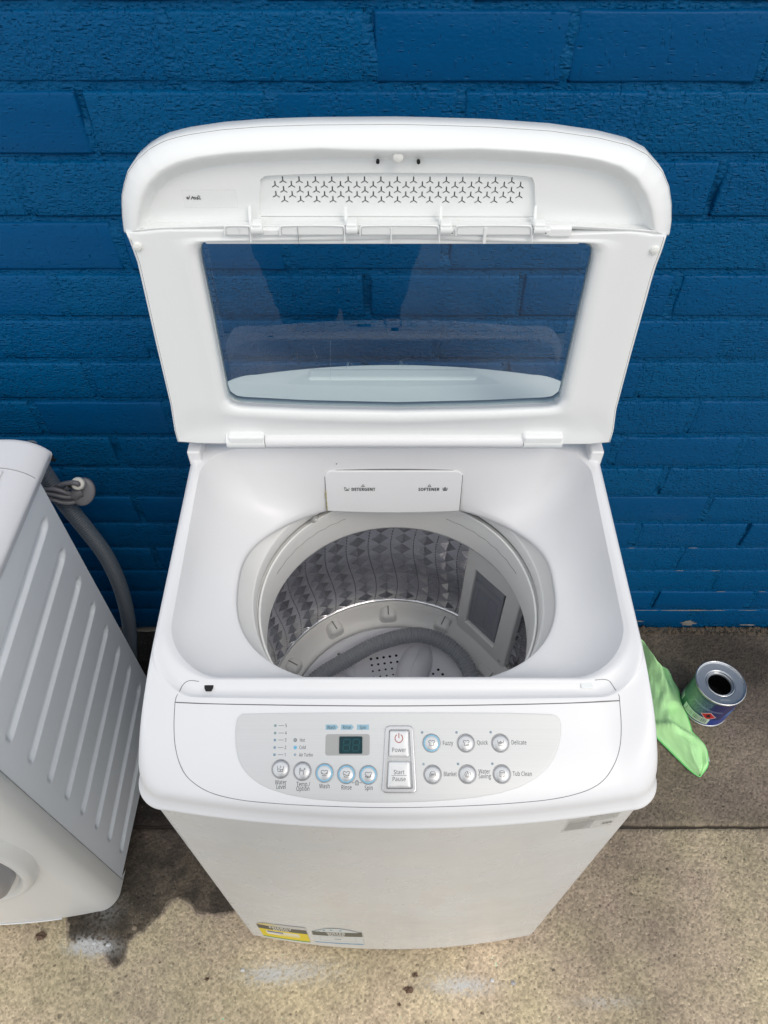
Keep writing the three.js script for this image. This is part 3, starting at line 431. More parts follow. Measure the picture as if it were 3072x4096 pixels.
    key([[752, 251], [841, 251], [845, 378], [748, 378]], (k, w, h) => { k.strokeStyle = '#a8686a'; k.lineWidth = 19; k.beginPath(); k.arc(198, 150, 72, -1.05, Math.PI + 1.05); k.stroke(); k.beginPath(); k.moveTo(198, 58); k.lineTo(198, 150); k.stroke(); k.fillStyle = '#2b3033'; k.save(); k.translate(198, 350); k.scale(0.92, 1); k.font = '106px sans-serif'; k.textAlign = 'center'; k.textBaseline = 'middle'; k.fillText('Power', 0, 0); k.restore(); }, 'power_button');
    key([[747, 392], [848, 392], [853, 519], [741, 519]], (k, w, h) => { k.fillStyle = '#2b3033'; for (const [s, y] of [['Start', 200], ['Pause', 318]]) { k.save(); k.translate(198, y); k.scale(0.84, 1); k.font = '100px sans-serif'; k.textAlign = 'center'; k.textBaseline = 'middle'; k.fillText(s, 0, 0); k.restore(); } k.fillRect(75, 254, 250, 6); }, 'start_button');
  }
  // joints between the mouldings
  const seam = (pts, r = 0.00036) => { const p = pts.map(([x, y]) => caster(x, y)).filter(Boolean); return tube(p, r, pts.length * 8, 6); };
  const arcL = [[378, 1517], [375.8, 1564], [378, 1608], [386.5, 1645], [401, 1674], [428, 1698], [460, 1714], [517, 1727.5], [594, 1735.5], [720, 1742], [850, 1744.5], [1000, 1741], [1100, 1735.5], [1188, 1727], [1234, 1718], [1276, 1704], [1305, 1684], [1327, 1651], [1339, 1614], [1342, 1569], [1338.5, 1514]];
  part('seam', [seam(arcL), seam([[378, 1517], [430, 1519.5], [600, 1523], [850, 1525], [1100, 1522], [1250, 1518], [1338.5, 1513.5]], 0.0006), seam([[378, 1517], [381, 1505], [388, 1493], [394, 1481], [402, 1473], [412, 1470], [430, 1472]]), seam([[1338.5, 1513.5], [1337, 1502], [1330, 1491], [1323, 1480], [1316, 1471], [1304, 1467.5], [1285, 1469]])], seamMat, WM);
  // lid latch: broken hole on the left, its blanking plate on the right
  { const p = hit(452, 1484), s = new THREE.Shape(); [[-9, 5], [-4, 7], [3, 9], [6, 6], [9, 4], [8, -3], [5, -8], [-6, -8], [-9, -3], [-10, 1]].forEach(([x, y], i) => i ? s.lineTo(x * 0.00055, y * 0.00062) : s.moveTo(x * 0.00055, y * 0.00066)); s.closePath();
    const g = new THREE.ExtrudeGeometry(s, { depth: 0.0012, bevelEnabled: false }); g.rotateX(-1.4); g.translate(p.x, p.y - 0.0003, p.z); part('latch_hole', g, black, WM);
    const p2 = hit(1267, 1478), b = box(0.0135, 0.0095, 0.002, 0, 0, 0, 0.0009); b.rotateX(-1.4); b.translate(p2.x, p2.y, p2.z); part('latch_cover', b, lidP, WM); }
}

// ---- drawer front under the hinge
{
  const a = onZ(701, 1018, -0.697), b = onZ(1000, 1018, -0.697), c = onZ(850, 1108, -0.6855), w = b.x - a.x, x = (a.x + b.x) / 2, h = Math.hypot(a.y - c.y, a.z - c.z), y0 = c.y, lean = -Math.atan((c.z - a.z) / (a.y - c.y)), set = (g) => g.rotateX(lean).translate(x, y0, -0.6855);
  const s = new THREE.Shape(), r = 0.012; s.moveTo(-w / 2, 0.0035); s.quadraticCurveTo(0, -0.0035, w / 2, 0.0035); s.lineTo(w / 2, h - r); s.quadraticCurveTo(w / 2, h, w / 2 - r, h); s.lineTo(-w / 2 + r, h); s.quadraticCurveTo(-w / 2, h, -w / 2, h - r); s.closePath();
  const g = new THREE.ExtrudeGeometry(s, { depth: 0.04, bevelEnabled: true, bevelThickness: 0.0016, bevelSize: 0.0016, bevelOffset: -0.0016, bevelSegments: 3, curveSegments: 10 }); g.translate(0, 0, -0.0416); set(g);
  const d = part('detergent_drawer', g, whiteP, WM);
  const gap = new THREE.ExtrudeGeometry(s, { depth: 0.03, bevelEnabled: false, curveSegments: 10 }); gap.scale(1.010, 1.006, 1); gap.translate(0, 0, -0.0325); set(gap); part('drawer_gap', gap, seamMat, WM);
  const tex = canvas(1536, 384, (k, W, H) => {
    const X = (px) => (px / 1659 * 600 / 1.8517 + 1280 / 1.8517 - 701) / 299 * W, Y = (py) => (py / 608 * 220 / 1.8517 + 1860 / 1.8517 - 1018) / 90 * H;
    k.fillStyle = k.strokeStyle = '#23302e'; k.lineWidth = 4; k.lineJoin = 'round';
    const word = (t, a, b, y) => { k.save(); k.font = 'bold 40px sans-serif'; const m = k.measureText(t).width; k.translate(X(a), Y(y)); k.scale((X(b) - X(a)) / m, 0.98); k.textBaseline = 'middle'; k.fillText(t, 0, 0); k.restore(); };
    word('DETERGENT', 338, 610, 262); word('SOFTENER', 1095, 1335, 262);
    for (const cx of [472, 1219]) { k.beginPath(); k.moveTo(X(cx), Y(208)); k.lineTo(X(cx + 17), Y(231)); k.lineTo(X(cx - 17), Y(231)); k.closePath(); k.stroke(); }
    for (const cx of [287, 1398]) { k.beginPath(); k.moveTo(X(cx - 28), Y(244)); k.lineTo(X(cx - 20), Y(274)); k.lineTo(X(cx + 20), Y(274)); k.lineTo(X(cx + 28), Y(244)); k.stroke(); }
    k.beginPath(); k.moveTo(X(258), Y(235)); k.lineTo(X(290), Y(248)); k.lineTo(X(268), Y(250)); k.closePath(); k.fill(); k.lineWidth = 3; k.beginPath(); k.moveTo(X(290), Y(256)); k.lineTo(X(300), Y(268)); k.lineTo(X(279), Y(268)); k.closePath(); k.stroke();
    k.beginPath(); k.arc(X(1397), Y(258), 15, 0, 7); k.stroke(); for (let i = 0; i < 3; i++) { const a = i * 2.094; k.beginPath(); k.arc(X(1397) + 6 * Math.cos(a), Y(258) + 6 * Math.sin(a), 6, 0, 7); k.stroke(); }
  });
  const pg = new THREE.PlaneGeometry(w, h); pg.translate(0, h / 2, 0.0006); set(pg); part('drawer_print', pg, std(0xffffff, 0.5, 0, { map: tex, transparent: true }), d);
  const st = [], rr = rng(8); for (let i = 0; i < 7; i++) { const b = new THREE.SphereGeometry(0.0006 + 0.0005 * rr(), 6, 5); b.scale(1, 3 + 2 * rr(), 0.6); b.translate(-w / 2 - 0.0004 + 0.0006 * rr(), 0.006 + 0.006 * i, -0.0004); st.push(set(b)); }
  part('residue', st, std(lin(0.42, 0.36, 0.14), 0.8), d, 'yellowish residue in the drawer gap');
}
{ const p = onZ(727, 1002, -0.6985), g = new THREE.SphereGeometry(0.0011, 8, 6); g.scale(0.7, 1.2, 0.4); g.translate(p.x, p.y, p.z); part('scuff', g, std(lin(0.08, 0.08, 0.08), 0.8), WM); }
// ---- housing of the water inlets at the back, covers of the hinge ends
part('inlet_housing', box(0.262, 0.03, 0.032, CX - 0.003, 0.9200, -0.8530, 0.010, 5), whiteP, WM);
for (const s of [-1, 1]) { const g = box(0.018, 0.034, 0.052, CX + s * 0.2715, 0.927, -0.702, 0.003); part('hinge_end', g, whiteP, WM); }

// ---- lid, standing upright: everything in the lid's own plane (u across, v up, t towards the front)
{
  const TH = THREE.MathUtils.degToRad(0.8), nL = V(0, Math.sin(TH), Math.cos(TH)), eV = V(0, Math.cos(TH), -Math.sin(TH)), o0 = V(CX, 0.95, -0.672);
  const M = new THREE.Matrix4().makeBasis(V(1, 0, 0), eV, nL).setPosition(o0), E0 = V(0, EYE, 0);
  const L = (px, py, t = 0) => { const r = ray(px, py), c = o0.clone().addScaledVector(nL, t).sub(E0), k = c.dot(nL) / r.dot(nL), p = r.multiplyScalar(k).add(E0).sub(o0); return V(p.x, p.dot(eV), t); };
  const lp = (name, geo, mat, parent, label) => { if (Array.isArray(geo)) geo = mergeGeometries(geo.map(plain)); geo.applyMatrix4(M); return part(name, geo, mat, parent, label); };
  const loop = (sides, n, t) => sides.flatMap((s, i) => resample([...s, sides[(i + 1) % sides.length][0]].map(([x, y]) => L(x, y, t)), n));
  const setT = (r, t) => r.map((p) => V(p.x, p.y, typeof t === 'function' ? t(p) : t));
  const toward = (a, b, d) => a.map((p, i) => { const q = b[i], l = Math.hypot(q.x - p.x, q.y - p.y) || 1; return V(p.x + (q.x - p.x) / l * d, p.y + (q.y - p.y) / l * d, p.z); });
  const mixR = (a, b, f) => a.map((p, i) => p.clone().lerp(b[i], f));
  const uv = (p) => [p.x, p.y];
  // lower leaf with the window
  const outer = loop([
    [[268, 503], [300, 502], [335, 496], [480, 496], [700, 500], [1000, 502], [1232, 505], [1380, 500], [1420, 508]],
    [[1444, 510], [1434, 543], [1420.5, 577], [1411, 608], [1400, 648], [1367, 764], [1333.6, 887], [1327.4, 933]],
    [[1320, 958], [1280, 962], [1200, 963], [850, 964], [500, 962], [430, 961]],
    [[382, 957], [375, 932], [366, 876], [333, 740], [293, 568], [279, 530]]], 44, 0);
  const hole = loop([
    [[436, 531], [444, 524], [700, 523], [1000, 525], [1262, 527], [1275, 530]],
    [[1283, 543], [1283, 560], [1252, 700], [1222, 840], [1218, 862]],
    [[1204, 879], [1184, 883], [1050, 888], [858, 891], [660, 888], [522, 882], [500, 878]],
    [[488, 863], [484, 845], [455, 690], [429, 560], [428, 543]]], 44, 0);
  const holeG = loop([
    [[438, 521], [446, 514], [700, 513], [1000, 515], [1262, 517], [1273, 520]],
    [[1279, 533], [1277, 560], [1245, 700], [1214, 838], [1209, 856]],
    [[1196, 866], [1180, 869], [1050, 875], [858, 879.5], [660, 875], [525, 868], [508, 865]],
    [[496, 856], [491, 844], [462, 690], [435, 560], [433, 533]]], 44, -0.028);
  const lo = [setT(outer, -0.038), setT(outer, -0.0075), setT(toward(outer, hole, 0.0015), -0.0015), setT(toward(outer, hole, 0.005), 0)];
  const in0 = lo[3], lip = toward(hole, outer, 0.016);
  for (const f of [0.2, 0.45, 0.7, 0.9]) lo.push(mixR(in0, lip, f).map((p) => V(p.x, p.y, -0.004 * Math.sin(f * Math.PI) * sstep(0.05, 0.0, p.y - 0.03) )));
  lo.push(setT(lip, 0.0016), setT(toward(hole, outer, 0.009), 0.0014), setT(toward(hole, outer, 0.004), -0.0005), setT(toward(hole, outer, 0.001), -0.004), setT(mixR(hole, holeG, 0.3), -0.011), setT(mixR(hole, holeG, 0.8), -0.0235), setT(holeG, -0.028), setT(holeG, -0.038));
  const lid = lp('lid', loft(lo, { wrap: true, uv }), lidP, WM, 'open lid with a glass window');
  const seamL = tube(toward(outer, hole, 0.0042).map((p) => V(p.x, p.y, -0.0004)).slice(44, 176), 0.00032, 400, 5), seamG = std(lin(0.28, 0.28, 0.27), 0.8); lp('seam', seamL, seamG, lid);
  // glass
  const gl = loft([setT(toward(holeG, outer, 0.002), -0.0282), ...[0.25, 0.5, 0.75, 0.98].map((f) => { const c = V(holeG.reduce((a, p) => a + p.x, 0) / holeG.length, holeG.reduce((a, p) => a + p.y, 0) / holeG.length, 0); return holeG.map((p) => V(lerp(p.x, c.x, f), lerp(p.y, c.y, f), -0.0282)); })], { uv });
  lp('glass_window', gl, new THREE.MeshPhysicalMaterial({ color: lin(0.88, 0.98, 0.97), roughness: 0.0, transmission: 1, thickness: 0, ior: 1.72 }), lid);
  lp('window_gasket', tube(setT(holeG, -0.0268).filter((_, i) => i % 2 === 0), 0.0011, 240, 6, true), std(lin(0.42, 0.46, 0.44), 0.5), lid);
  // scratches and dried drips on the glass
  { const g = [], rr = rng(21); const dash = (a, b, w) => { const p = L(...a, -0.0278), q = L(...b, -0.0278); g.push(tube([p, p.clone().lerp(q, 0.5).add(V(0.0006 * (rr() - 0.5), 0, 0)), q], w, 6, 4)); };
    dash([714, 735], [714, 822], 0.00010); dash([676, 752], [685, 772], 0.00013);
    for (let i = 0; i < 16; i++) { const x = (i < 8 ? 753 : 872) + (rr() - 0.5) * 16; dash([x, 778 + 10 * rr()], [x + (rr() - 0.5) * 16, 792 + 4 * rr()], 0.00011); }
    lp('scratch', g, std(lin(0.30, 0.40, 0.45), 0.7), lid); }
  // upper leaf: rounded brow, soft step down to the recessed inner face
  const upO = loop([
    [[268, 500], [264.5, 470], [263.5, 440], [263.8, 425], [269, 399], [276.9, 373], [295, 347]],
    [[321, 323.7], [352, 305.5], [399, 292.5], [477, 280.8], [568, 273.7], [675, 270.3], [850, 269], [918, 270.3], [1055, 274.4], [1191, 283.6], [1294, 298.3], [1362, 315.4]],
    [[1398, 335], [1430.7, 371.8], [1444.4, 406], [1450, 443.6], [1450, 478]],
    [[1446, 506], [1420, 505.5], [1380, 498], [1232, 490], [850, 488], [485, 490], [340, 494], [310, 499]]], 44, -0.018);
  const upR = loop([
    [[298, 496], [297, 490], [299, 464], [308, 425], [321, 399]],
    [[346, 373], [378, 355], [430, 342], [503, 333], [600, 328], [690, 323], [760, 326], [860, 328], [960, 326], [1030, 324], [1130, 329], [1220, 336], [1292, 347], [1345, 364]],
    [[1376, 388], [1396, 420], [1408, 455], [1413, 490]],
    [[1414, 499], [1385, 496], [1232, 487.5], [850, 485.5], [485, 487.5], [335, 492]]], 44, 0);
  const upF = loop([
    [[322, 489], [320, 470], [326, 446], [340, 415]],
    [[366, 391], [400, 374], [450, 362], [520, 352], [690, 345], [850, 343], [1030, 346], [1200, 356], [1290, 369], [1335, 385]],
    [[1362, 408], [1380, 440], [1390, 470]],
    [[1392, 491], [1330, 487], [1232, 478.5], [850, 476.5], [485, 478.5], [390, 484]]], 44, -0.016);
  const shell = setT(toward(upO, upR, -0.0012), -0.034), m1 = mixR(upO, upR, 0.12), m2 = mixR(upO, upR, 0.45), m3 = mixR(upO, upR, 0.8);
  const rows = [setT(mixR(upO, upR, 0.5), -0.036), shell, setT(toward(upO, upR, -0.0012), -0.0205), setT(upO, -0.0180), setT(m1, -0.0125), setT(m2, -0.005), setT(m3, -0.0008), setT(upR, -0.0006), setT(mixR(upR, upF, 0.25), -0.0032), setT(mixR(upR, upF, 0.55), -0.0088), setT(mixR(upR, upF, 0.85), -0.0144), upF];
  const upper = loft(smoothRows(rows.slice(3), 3).length ? [...rows.slice(0, 3), ...smoothRows(rows.slice(3), 3)] : rows, { uv });
  const sh = (pts) => new THREE.Shape(pts.map((p) => V2(p.x, p.y)));
  const ventPts = resample([[562, 388], [563, 384], [570, 380], [640, 376.5], [740, 374], [850, 373], [1010, 374.5], [1100, 377.5], [1142, 381], [1151, 384], [1155, 391], [1158, 473], [558, 472], [562, 388]].map(([x, y]) => L(x, y, -0.016)), 90);
  const floorS = sh(upF); floorS.holes.push(new THREE.Path(ventPts.map((p) => V2(p.x, p.y))));
  const floorG = new THREE.ShapeGeometry(floorS); floorG.translate(0, 0, -0.016);
  const backG = new THREE.ShapeGeometry(sh(upO)); backG.translate(0, 0, -0.0355);
  const wallG = loft([setT(ventPts, -0.016), setT(ventPts, -0.0165), setT(ventPts.map((p) => V(p.x * 0.998 + 0.0000, p.y - 0.0003, 0)), -0.0205)], { uv });
  const fold = lp('lid_front', [upper, floorG, backG, wallG], lidP, lid, 'folding front half of the lid');
  lp('seam', tube(setT(upO, -0.0183).slice(1, 130).map((p) => p.add(V(0, 0, 0.0002))), 0.00038, 320, 5), seamG, lid);
  // perforated vent plate: three-armed slots cut through
  {
    const plate = sh(ventPts.map((p) => p.clone())), px = 0.755 / FOCAL;
    const slot = (cx, cy) => { const p = L(cx, cy, -0.0205), R = 9.2 * px, w = 1.35 * px, path = new THREE.Path(); let first = true; const pt = (x, y) => { first ? path.moveTo(p.x + x, p.y + y) : path.lineTo(p.x + x, p.y + y); first = false; };
      for (let k = 0; k < 3; k++) { const a = Math.PI / 2 + k * 2.0944, c = Math.cos(a), s = Math.sin(a), r = k ? R * 0.92 : R; const b = a - 1.0472; pt(Math.cos(b) * w * 1.16, Math.sin(b) * w * 1.16); pt(c * (r - w) + s * w, s * (r - w) - c * w); pt(c * r + s * w * 0.5, s * r - c * w * 0.5); pt(c * r - s * w * 0.5, s * r + c * w * 0.5); pt(c * (r - w) - s * w, s * (r - w) + c * w); } path.closePath(); return path; };
    for (let k = 0; k < 16; k++) {
      if (k < 15) { plate.holes.push(slot(611 + 35.3 * k, 390 + Math.abs(k - 7) * 0.1 + k * 0.13)); plate.holes.push(slot(613 + 35.1 * k, 411.5 + k * 0.12)); plate.holes.push(slot(615 + 34.8 * k, 432.5 + k * 0.12)); }
      plate.holes.push(slot(594.5 + 35.3 * k, 400.5 + k * 0.13)); plate.holes.push(slot(596.5 + 35.0 * k, 422 + k * 0.12));
    }
    const g = new THREE.ExtrudeGeometry(plate, { depth: 0.0018, bevelEnabled: false }); g.translate(0, 0, -0.0223);
    lp('vent_plate', g, lidP, lid, 'vent plate with rows of three-armed slots');
    const b = new THREE.ShapeGeometry(sh(ventPts)); b.translate(0, 0, -0.0252); lp('vent_backing', b, std(lin(0.34, 0.39, 0.40), 0.8), lid);
  }
  // pads, screw holes
  const pad = (x, y, r, t) => { const p = L(x, y, t), q = r * 0.755 / FOCAL, g = lathe([[0, 0.0034], [q * 0.8, 0.0030], [q * 0.96, 0.0018], [q, -0.002]], 28, 0, 0, 0); g.rotateX(Math.PI / 2); g.translate(p.x, p.y, p.z); return g; };
  const rubber = phys(lin(0.80, 0.80, 0.77), 0.45, {});
  for (const [x, y, r, t] of [[297.5, 532, 9.5, 0], [1414, 539.5, 9.5, 0], [282, 487, 5.6, -0.012], [1430, 494, 5.6, -0.012], [860, 338, 10.5, -0.006]]) lp('buffer_pad', pad(x, y, r, t), rubber, lid);
  for (const [x, y] of [[816, 348.5], [904, 349]]) { const p = L(x, y, -0.0128), g = new THREE.CylinderGeometry(0.0017, 0.0017, 0.004, 16); g.rotateX(Math.PI / 2); g.translate(p.x, p.y, p.z + 0.0002); lp('screw_hole', g, black, lid); }
  // taped label with a scrawl in felt pen
  {
    const a = L(391, 409, -0.0158), b = L(516, 449, -0.0158), w = b.x - a.x, h = a.y - b.y;
    const tex = canvas(512, 164, (k) => { k.clearRect(0, 0, 512, 164); k.fillStyle = 'rgba(238,236,232,0.05)'; k.fillRect(4, 4, 504, 156); k.strokeStyle = 'rgba(200,200,198,0.22)'; k.lineWidth = 2; k.strokeRect(4, 4, 504, 156);
      k.strokeStyle = '#15181a'; k.lineWidth = 4.6; k.lineCap = k.lineJoin = 'round'; const S = (pts) => { k.beginPath(); pts.forEach(([x, y], i) => i ? k.lineTo(x, y) : k.moveTo(x, y)); k.stroke(); };
      const o = (x, y) => [32 + (x - 597) * 1.08, 72 + (y - 710) * 1.08]; const D = (...p) => S(p.map(([x, y]) => o(x, y)));
      D([599, 704], [606, 722], [613, 702], [617, 722], [632, 694]); D([636, 724], [656, 698], [664, 724]); D([642, 713], [668, 707]); D([668, 708], [676, 704], [682, 712], [674, 722], [666, 714]); D([688, 710], [702, 706], [690, 714], [706, 716], [694, 724], [684, 720]); D([700, 694], [705, 699], [712, 692]); D([713, 704], [712, 722], [720, 724]); D([718, 697], [719, 700]); D([722, 715], [723, 718]); });
    const g = new THREE.PlaneGeometry(w, h); g.translate((a.x + b.x) / 2, (a.y + b.y) / 2, -0.0153); lp('tape_label', g, std(0xffffff, 0.3, 0, { map: tex, transparent: true }), lid, 'strip of clear tape with a black scrawl');
  }
  // fold hinge: rail, knuckles, trays with ribs
  {
    const bx = (x0, x1, y0, y1, t0, t1, r = 0.001) => { const a = L(x0, y0, (t0 + t1) / 2), b = L(x1, y1, (t0 + t1) / 2); return box(b.x - a.x, a.y - b.y, t1 - t0, (a.x + b.x) / 2, (a.y + b.y) / 2, (t0 + t1) / 2, r); };
    lp('hinge_rail', bx(487, 1186, 487, 502, -0.012, 0.004, 0.002), lidP, lid);
    lp('hinge_ledge', bx(440, 1250, 500, 523, -0.012, -0.002, 0.002), lidP, lid);
    for (const x of [555, 760, 963, 1165]) { const a = L(x - 12, 491, 0.004), b = L(x + 12, 491, 0.004), g = new THREE.CylinderGeometry(0.0056, 0.0056, b.x - a.x, 24); g.rotateZ(Math.PI / 2); g.translate((a.x + b.x) / 2, a.y - 0.0012, 0.004); const gs = [g, bx(x - 12, x + 12, 478, 491, -0.004, 0.0085, 0.002)];
      const fin = new THREE.Shape([V2(0, 0), V2(0.009, 0), V2(0, 0.016)]), fg = new THREE.ExtrudeGeometry(fin, { depth: 0.002, bevelEnabled: true, bevelSize: 0.0004, bevelThickness: 0.0004, bevelSegments: 2 }); fg.rotateY(-Math.PI / 2); const fp = L(x - 10, 481, -0.010); fg.translate(fp.x, fp.y, -0.012); gs.push(fg);
      lp('hinge_knuckle', gs, lidP, lid); const sl = bx(x - 13, x + 15, 500.5, 503, 0, 0.0045, 0.0004); lp('hinge_gap', sl, std(lin(0.16, 0.17, 0.17), 0.7), lid); }
    for (const [x0, x1] of [[485, 541], [605, 744], [778, 948], [985, 1148]]) {
      const gs = [bx(x0 + 2, x1 - 2, 488, 506, 0.001, 0.0052, 0.0012)];
      const rim = [[x0, 508], [x0, 494], [x0 + 2.5, 489], [x0 + 8, 488], [x1 - 8, 488], [x1 - 2.5, 489], [x1, 494], [x1 + 1, 523]].map(([x, y]) => L(x, y, 0.0058)); gs.push(tube(rim, 0.0010, 60, 6));
      for (const x of x1 - x0 > 80 ? [x0 + 40 + (x0 === 778 ? 27 : x0 === 985 ? 22 : 0)] : [x0 + 33]) gs.push(bx(x - 1.3, x + 1.3, 489, x1 - x0 > 80 ? 524 : 500, 0.001, 0.0068, 0.0005));
      lp('hinge_tray', gs, lidP, lid);
    }
    lp('hinge_plate', bx(1184, 1232, 488, 511, -0.004, 0.003, 0.003), lidP, lid);
    // bottom hinge: middle roll on the machine, end sleeves on the lid
    const roll = (x0, x1, r, y, t) => { const a = L(x0, y, t), b = L(x1, y, t), g = new THREE.CylinderGeometry(r, r, b.x - a.x, 28); g.rotateZ(Math.PI / 2); g.translate((a.x + b.x) / 2, a.y, t); return g; };
    lp('hinge_roll', [roll(575, 1128, 0.0095, 950, -0.004)], whiteP, WM);
    for (const [a, b] of [[492, 573.5], [1129.5, 1212]]) lp('hinge_sleeve', [roll(a, b, 0.0108, 949, -0.004), bx(a, b, 934, 950, -0.012, 0.0066, 0.004)], lidP, lid);
  }
}

// ---- inside the tub
{
  const DX = 0.019, DZ = -0.55;
  const circ = (r, y, n = 120) => Array.from({ length: n }, (_, i) => V(DX + r * Math.cos(i / n * 6.28319), y, DZ + r * Math.sin(i / n * 6.28319)));
  const at = (a, r, y) => V(DX + r * Math.cos(a), y, DZ + r * Math.sin(a));
  // fixed collar between the bowl and the turning basket
  const edgeA = OPENING.map((p) => Math.atan2(p.z - DZ, p.x - DX)), circO = (r, y) => edgeA.map((a) => at(a, r, y)), o1 = OPENING.map((p) => V(lerp(p.x, DX, 0.003), p.y - 0.0035, lerp(p.z, DZ, 0.003))), c1 = circO(0.1995, 0.8025);
  const belly = (f, k) => o1.map((p, i) => V(lerp(p.x, c1[i].x, f) + (p.x - DX) * k, lerp(p.y, c1[i].y, f), lerp(p.z, c1[i].z, f) + (p.z - DZ) * k));
  part('tub_collar', loft([o1, belly(0.12, 0.003), belly(0.4, 0.006), belly(0.75, 0.004), c1, circO(0.1985, 0.8015), circO(0.1978, 0.8005), circO(0.1972, 0.7975), circO(0.1960, 0.790), circO(0.1958, 0.783), circO(0.1975, 0.779)]), tubGrey, WM);
  part('outer_tub', loft([circ(0.235, 0.80), circ(0.262, 0.70), circ(0.262, 0.36), circ(0.02, 0.352)]), std(lin(0.45, 0.45, 0.45), 0.7), WM);
  const basket = part('balance_ring', lathe([[0.2025, 0.7715], [0.1985, 0.7735], [0.1945, 0.7730], [0.1925, 0.764], [0.1915, 0.740], [0.1910, 0.705], [0.1935, 0.6985], [0.2365, 0.694], [0.2395, 0.72], [0.2180, 0.764], [0.2035, 0.7715]], 160, DX, 0, DZ), tubGrey, WM);
  part('ring_edge', new THREE.TorusGeometry(0.1934, 0.0021, 10, 180).rotateX(Math.PI / 2).translate(DX, 0.7735, DZ), phys(lin(0.88, 0.88, 0.86), 0.3, {}), basket);
  { const p = []; for (let i = 0; i <= 40; i++) { const a = lerp(3.5, 4.28, i / 40) ; p.push(at(a, 0.1914, 0.7455 + 0.0008 * Math.sin(i))); } part('ring_joint', tube(p, 0.0004, 80, 4), std(lin(0.25, 0.25, 0.24), 0.8), basket); const p2 = p.map((q) => V(2 * DX - q.x, q.y, q.z)); part('ring_joint', tube(p2, 0.0004, 80, 4), std(lin(0.25, 0.25, 0.24), 0.8), basket); }
  { const b = lathe([[0, 0.004], [0.004, 0.0035], [0.0075, 0.0005], [0.0082, -0.002], [0.0095, -0.002]], 18, 0, 0, 0); b.scale(0.75, 0.75, 0.75); b.rotateZ(0.5); const p = onH(679, 1120, 0.800); b.translate(p.x, p.y, p.z); part('screw', b, std(lin(0.35, 0.35, 0.34), 0.4, 0.4), WM); }
  // stainless drum: rows of pressed diamonds between lines of drain holes
  {
    const COL = 36, ROW = 9, y0 = 0.4215, y1 = 0.6955, R = 0.2352, pos = [];
    const P3 = (u, v, d) => { const a = u / COL * 6.28319 + 0.030 * Math.sin(v * 0.75 + 0.4); return [DX + (R - d) * Math.cos(a), lerp(y0, y1, v / ROW), DZ + (R - d) * Math.sin(a)]; };
    const tri = (...p) => p.forEach((q) => pos.push(...P3(...q)));
    const dr = rng(17);
    for (let i = 0; i < COL; i++) for (let j = 0; j < ROW; j++) {      // each cell: a raised four-sided diamond, low webs round it
      const c = (u, v, d = 0) => [i + u, j + v, d], k = 0.0084 * (0.9 + 0.2 * dr()), A = c(0.5, 0.5, k), Lm = c(0.12, 0.5), Rm = c(0.88, 0.5), T = c(0.5, 0.985, 0.0006), B = c(0.5, 0.015, 0.0006), c00 = c(0, 0, 0), c10 = c(1, 0, 0), c01 = c(0, 1, 0), c11 = c(1, 1, 0), m0 = c(0, 0.5, 0), m1 = c(1, 0.5, 0);
      tri(A, Lm, B); tri(A, B, Rm); tri(A, Rm, T); tri(A, T, Lm);
      tri(c00, B, Lm); tri(c00, Lm, m0); tri(c10, Rm, B); tri(c10, m1, Rm); tri(c11, T, Rm); tri(c11, Rm, m1); tri(c01, Lm, T); tri(c01, m0, Lm); tri(c00, c10, B); tri(c01, T, c11);
    }
    const g = new THREE.BufferGeometry(); g.setAttribute('position', new THREE.Float32BufferAttribute(pos, 3)); g.setAttribute('uv', new THREE.Float32BufferAttribute(new Float32Array(pos.length / 3 * 2), 2)); g.computeVertexNormals();
    const steel = std(lin(0.62, 0.62, 0.65), 0.24, 1.0);
    const drum = part('drum', g, steel, WM, 'stainless steel drum wall with pressed diamonds');
    const holes = [], hg = new THREE.CircleGeometry(0.00115, 8), m = new THREE.Matrix4(), list = [];
    for (let c = 0; c < COL; c++) for (let k = 0; k < ROW * 4; k++) { const v = (k + 0.5) / 4, a = c / COL * 6.28319 + 0.030 * Math.sin(v * 0.75 + 0.4), y = lerp(y0, y1, v / ROW); list.push([a, y]); }
    const inst = new THREE.InstancedMesh(hg, std(lin(0.004, 0.004, 0.006), 0.9), list.length); inst.name = 'drain_holes'; inst.userData.kind = 'stuff';
    const o = V(CX, 0, -0.55); list.forEach(([a, y], i) => { const p = at(a, 0.2343, y).sub(o); const n = V(-Math.cos(a), 0, -Math.sin(a)); m.makeBasis(V(0, 1, 0).cross(n), V(0, 1, 0), n).setPosition(p); inst.setMatrixAt(i, m); });
    drum.add(inst);
    part('drum_rim', new THREE.TorusGeometry(0.2345, 0.0026, 8, 160).rotateX(Math.PI / 2).translate(DX, 0.4195, DZ), std(lin(0.85, 0.85, 0.86), 0.18, 1.0), drum);
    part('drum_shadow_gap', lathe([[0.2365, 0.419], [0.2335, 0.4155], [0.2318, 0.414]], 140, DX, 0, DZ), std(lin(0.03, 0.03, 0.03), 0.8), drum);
  }
  // plastic base ring with bosses
  const baseGrey = phys(lin(0.86, 0.86, 0.84), 0.38, {});
  const base = part('drum_base', lathe([[0.2338, 0.4150], [0.2320, 0.4185], [0.2295, 0.4180], [0.2255, 0.4080], [0.2200, 0.3985], [0.2120, 0.3905], [0.2040, 0.3860], [0.1985, 0.3845], [0.1968, 0.3800], [0.1965, 0.36]], 160, DX, 0, DZ), baseGrey, WM);
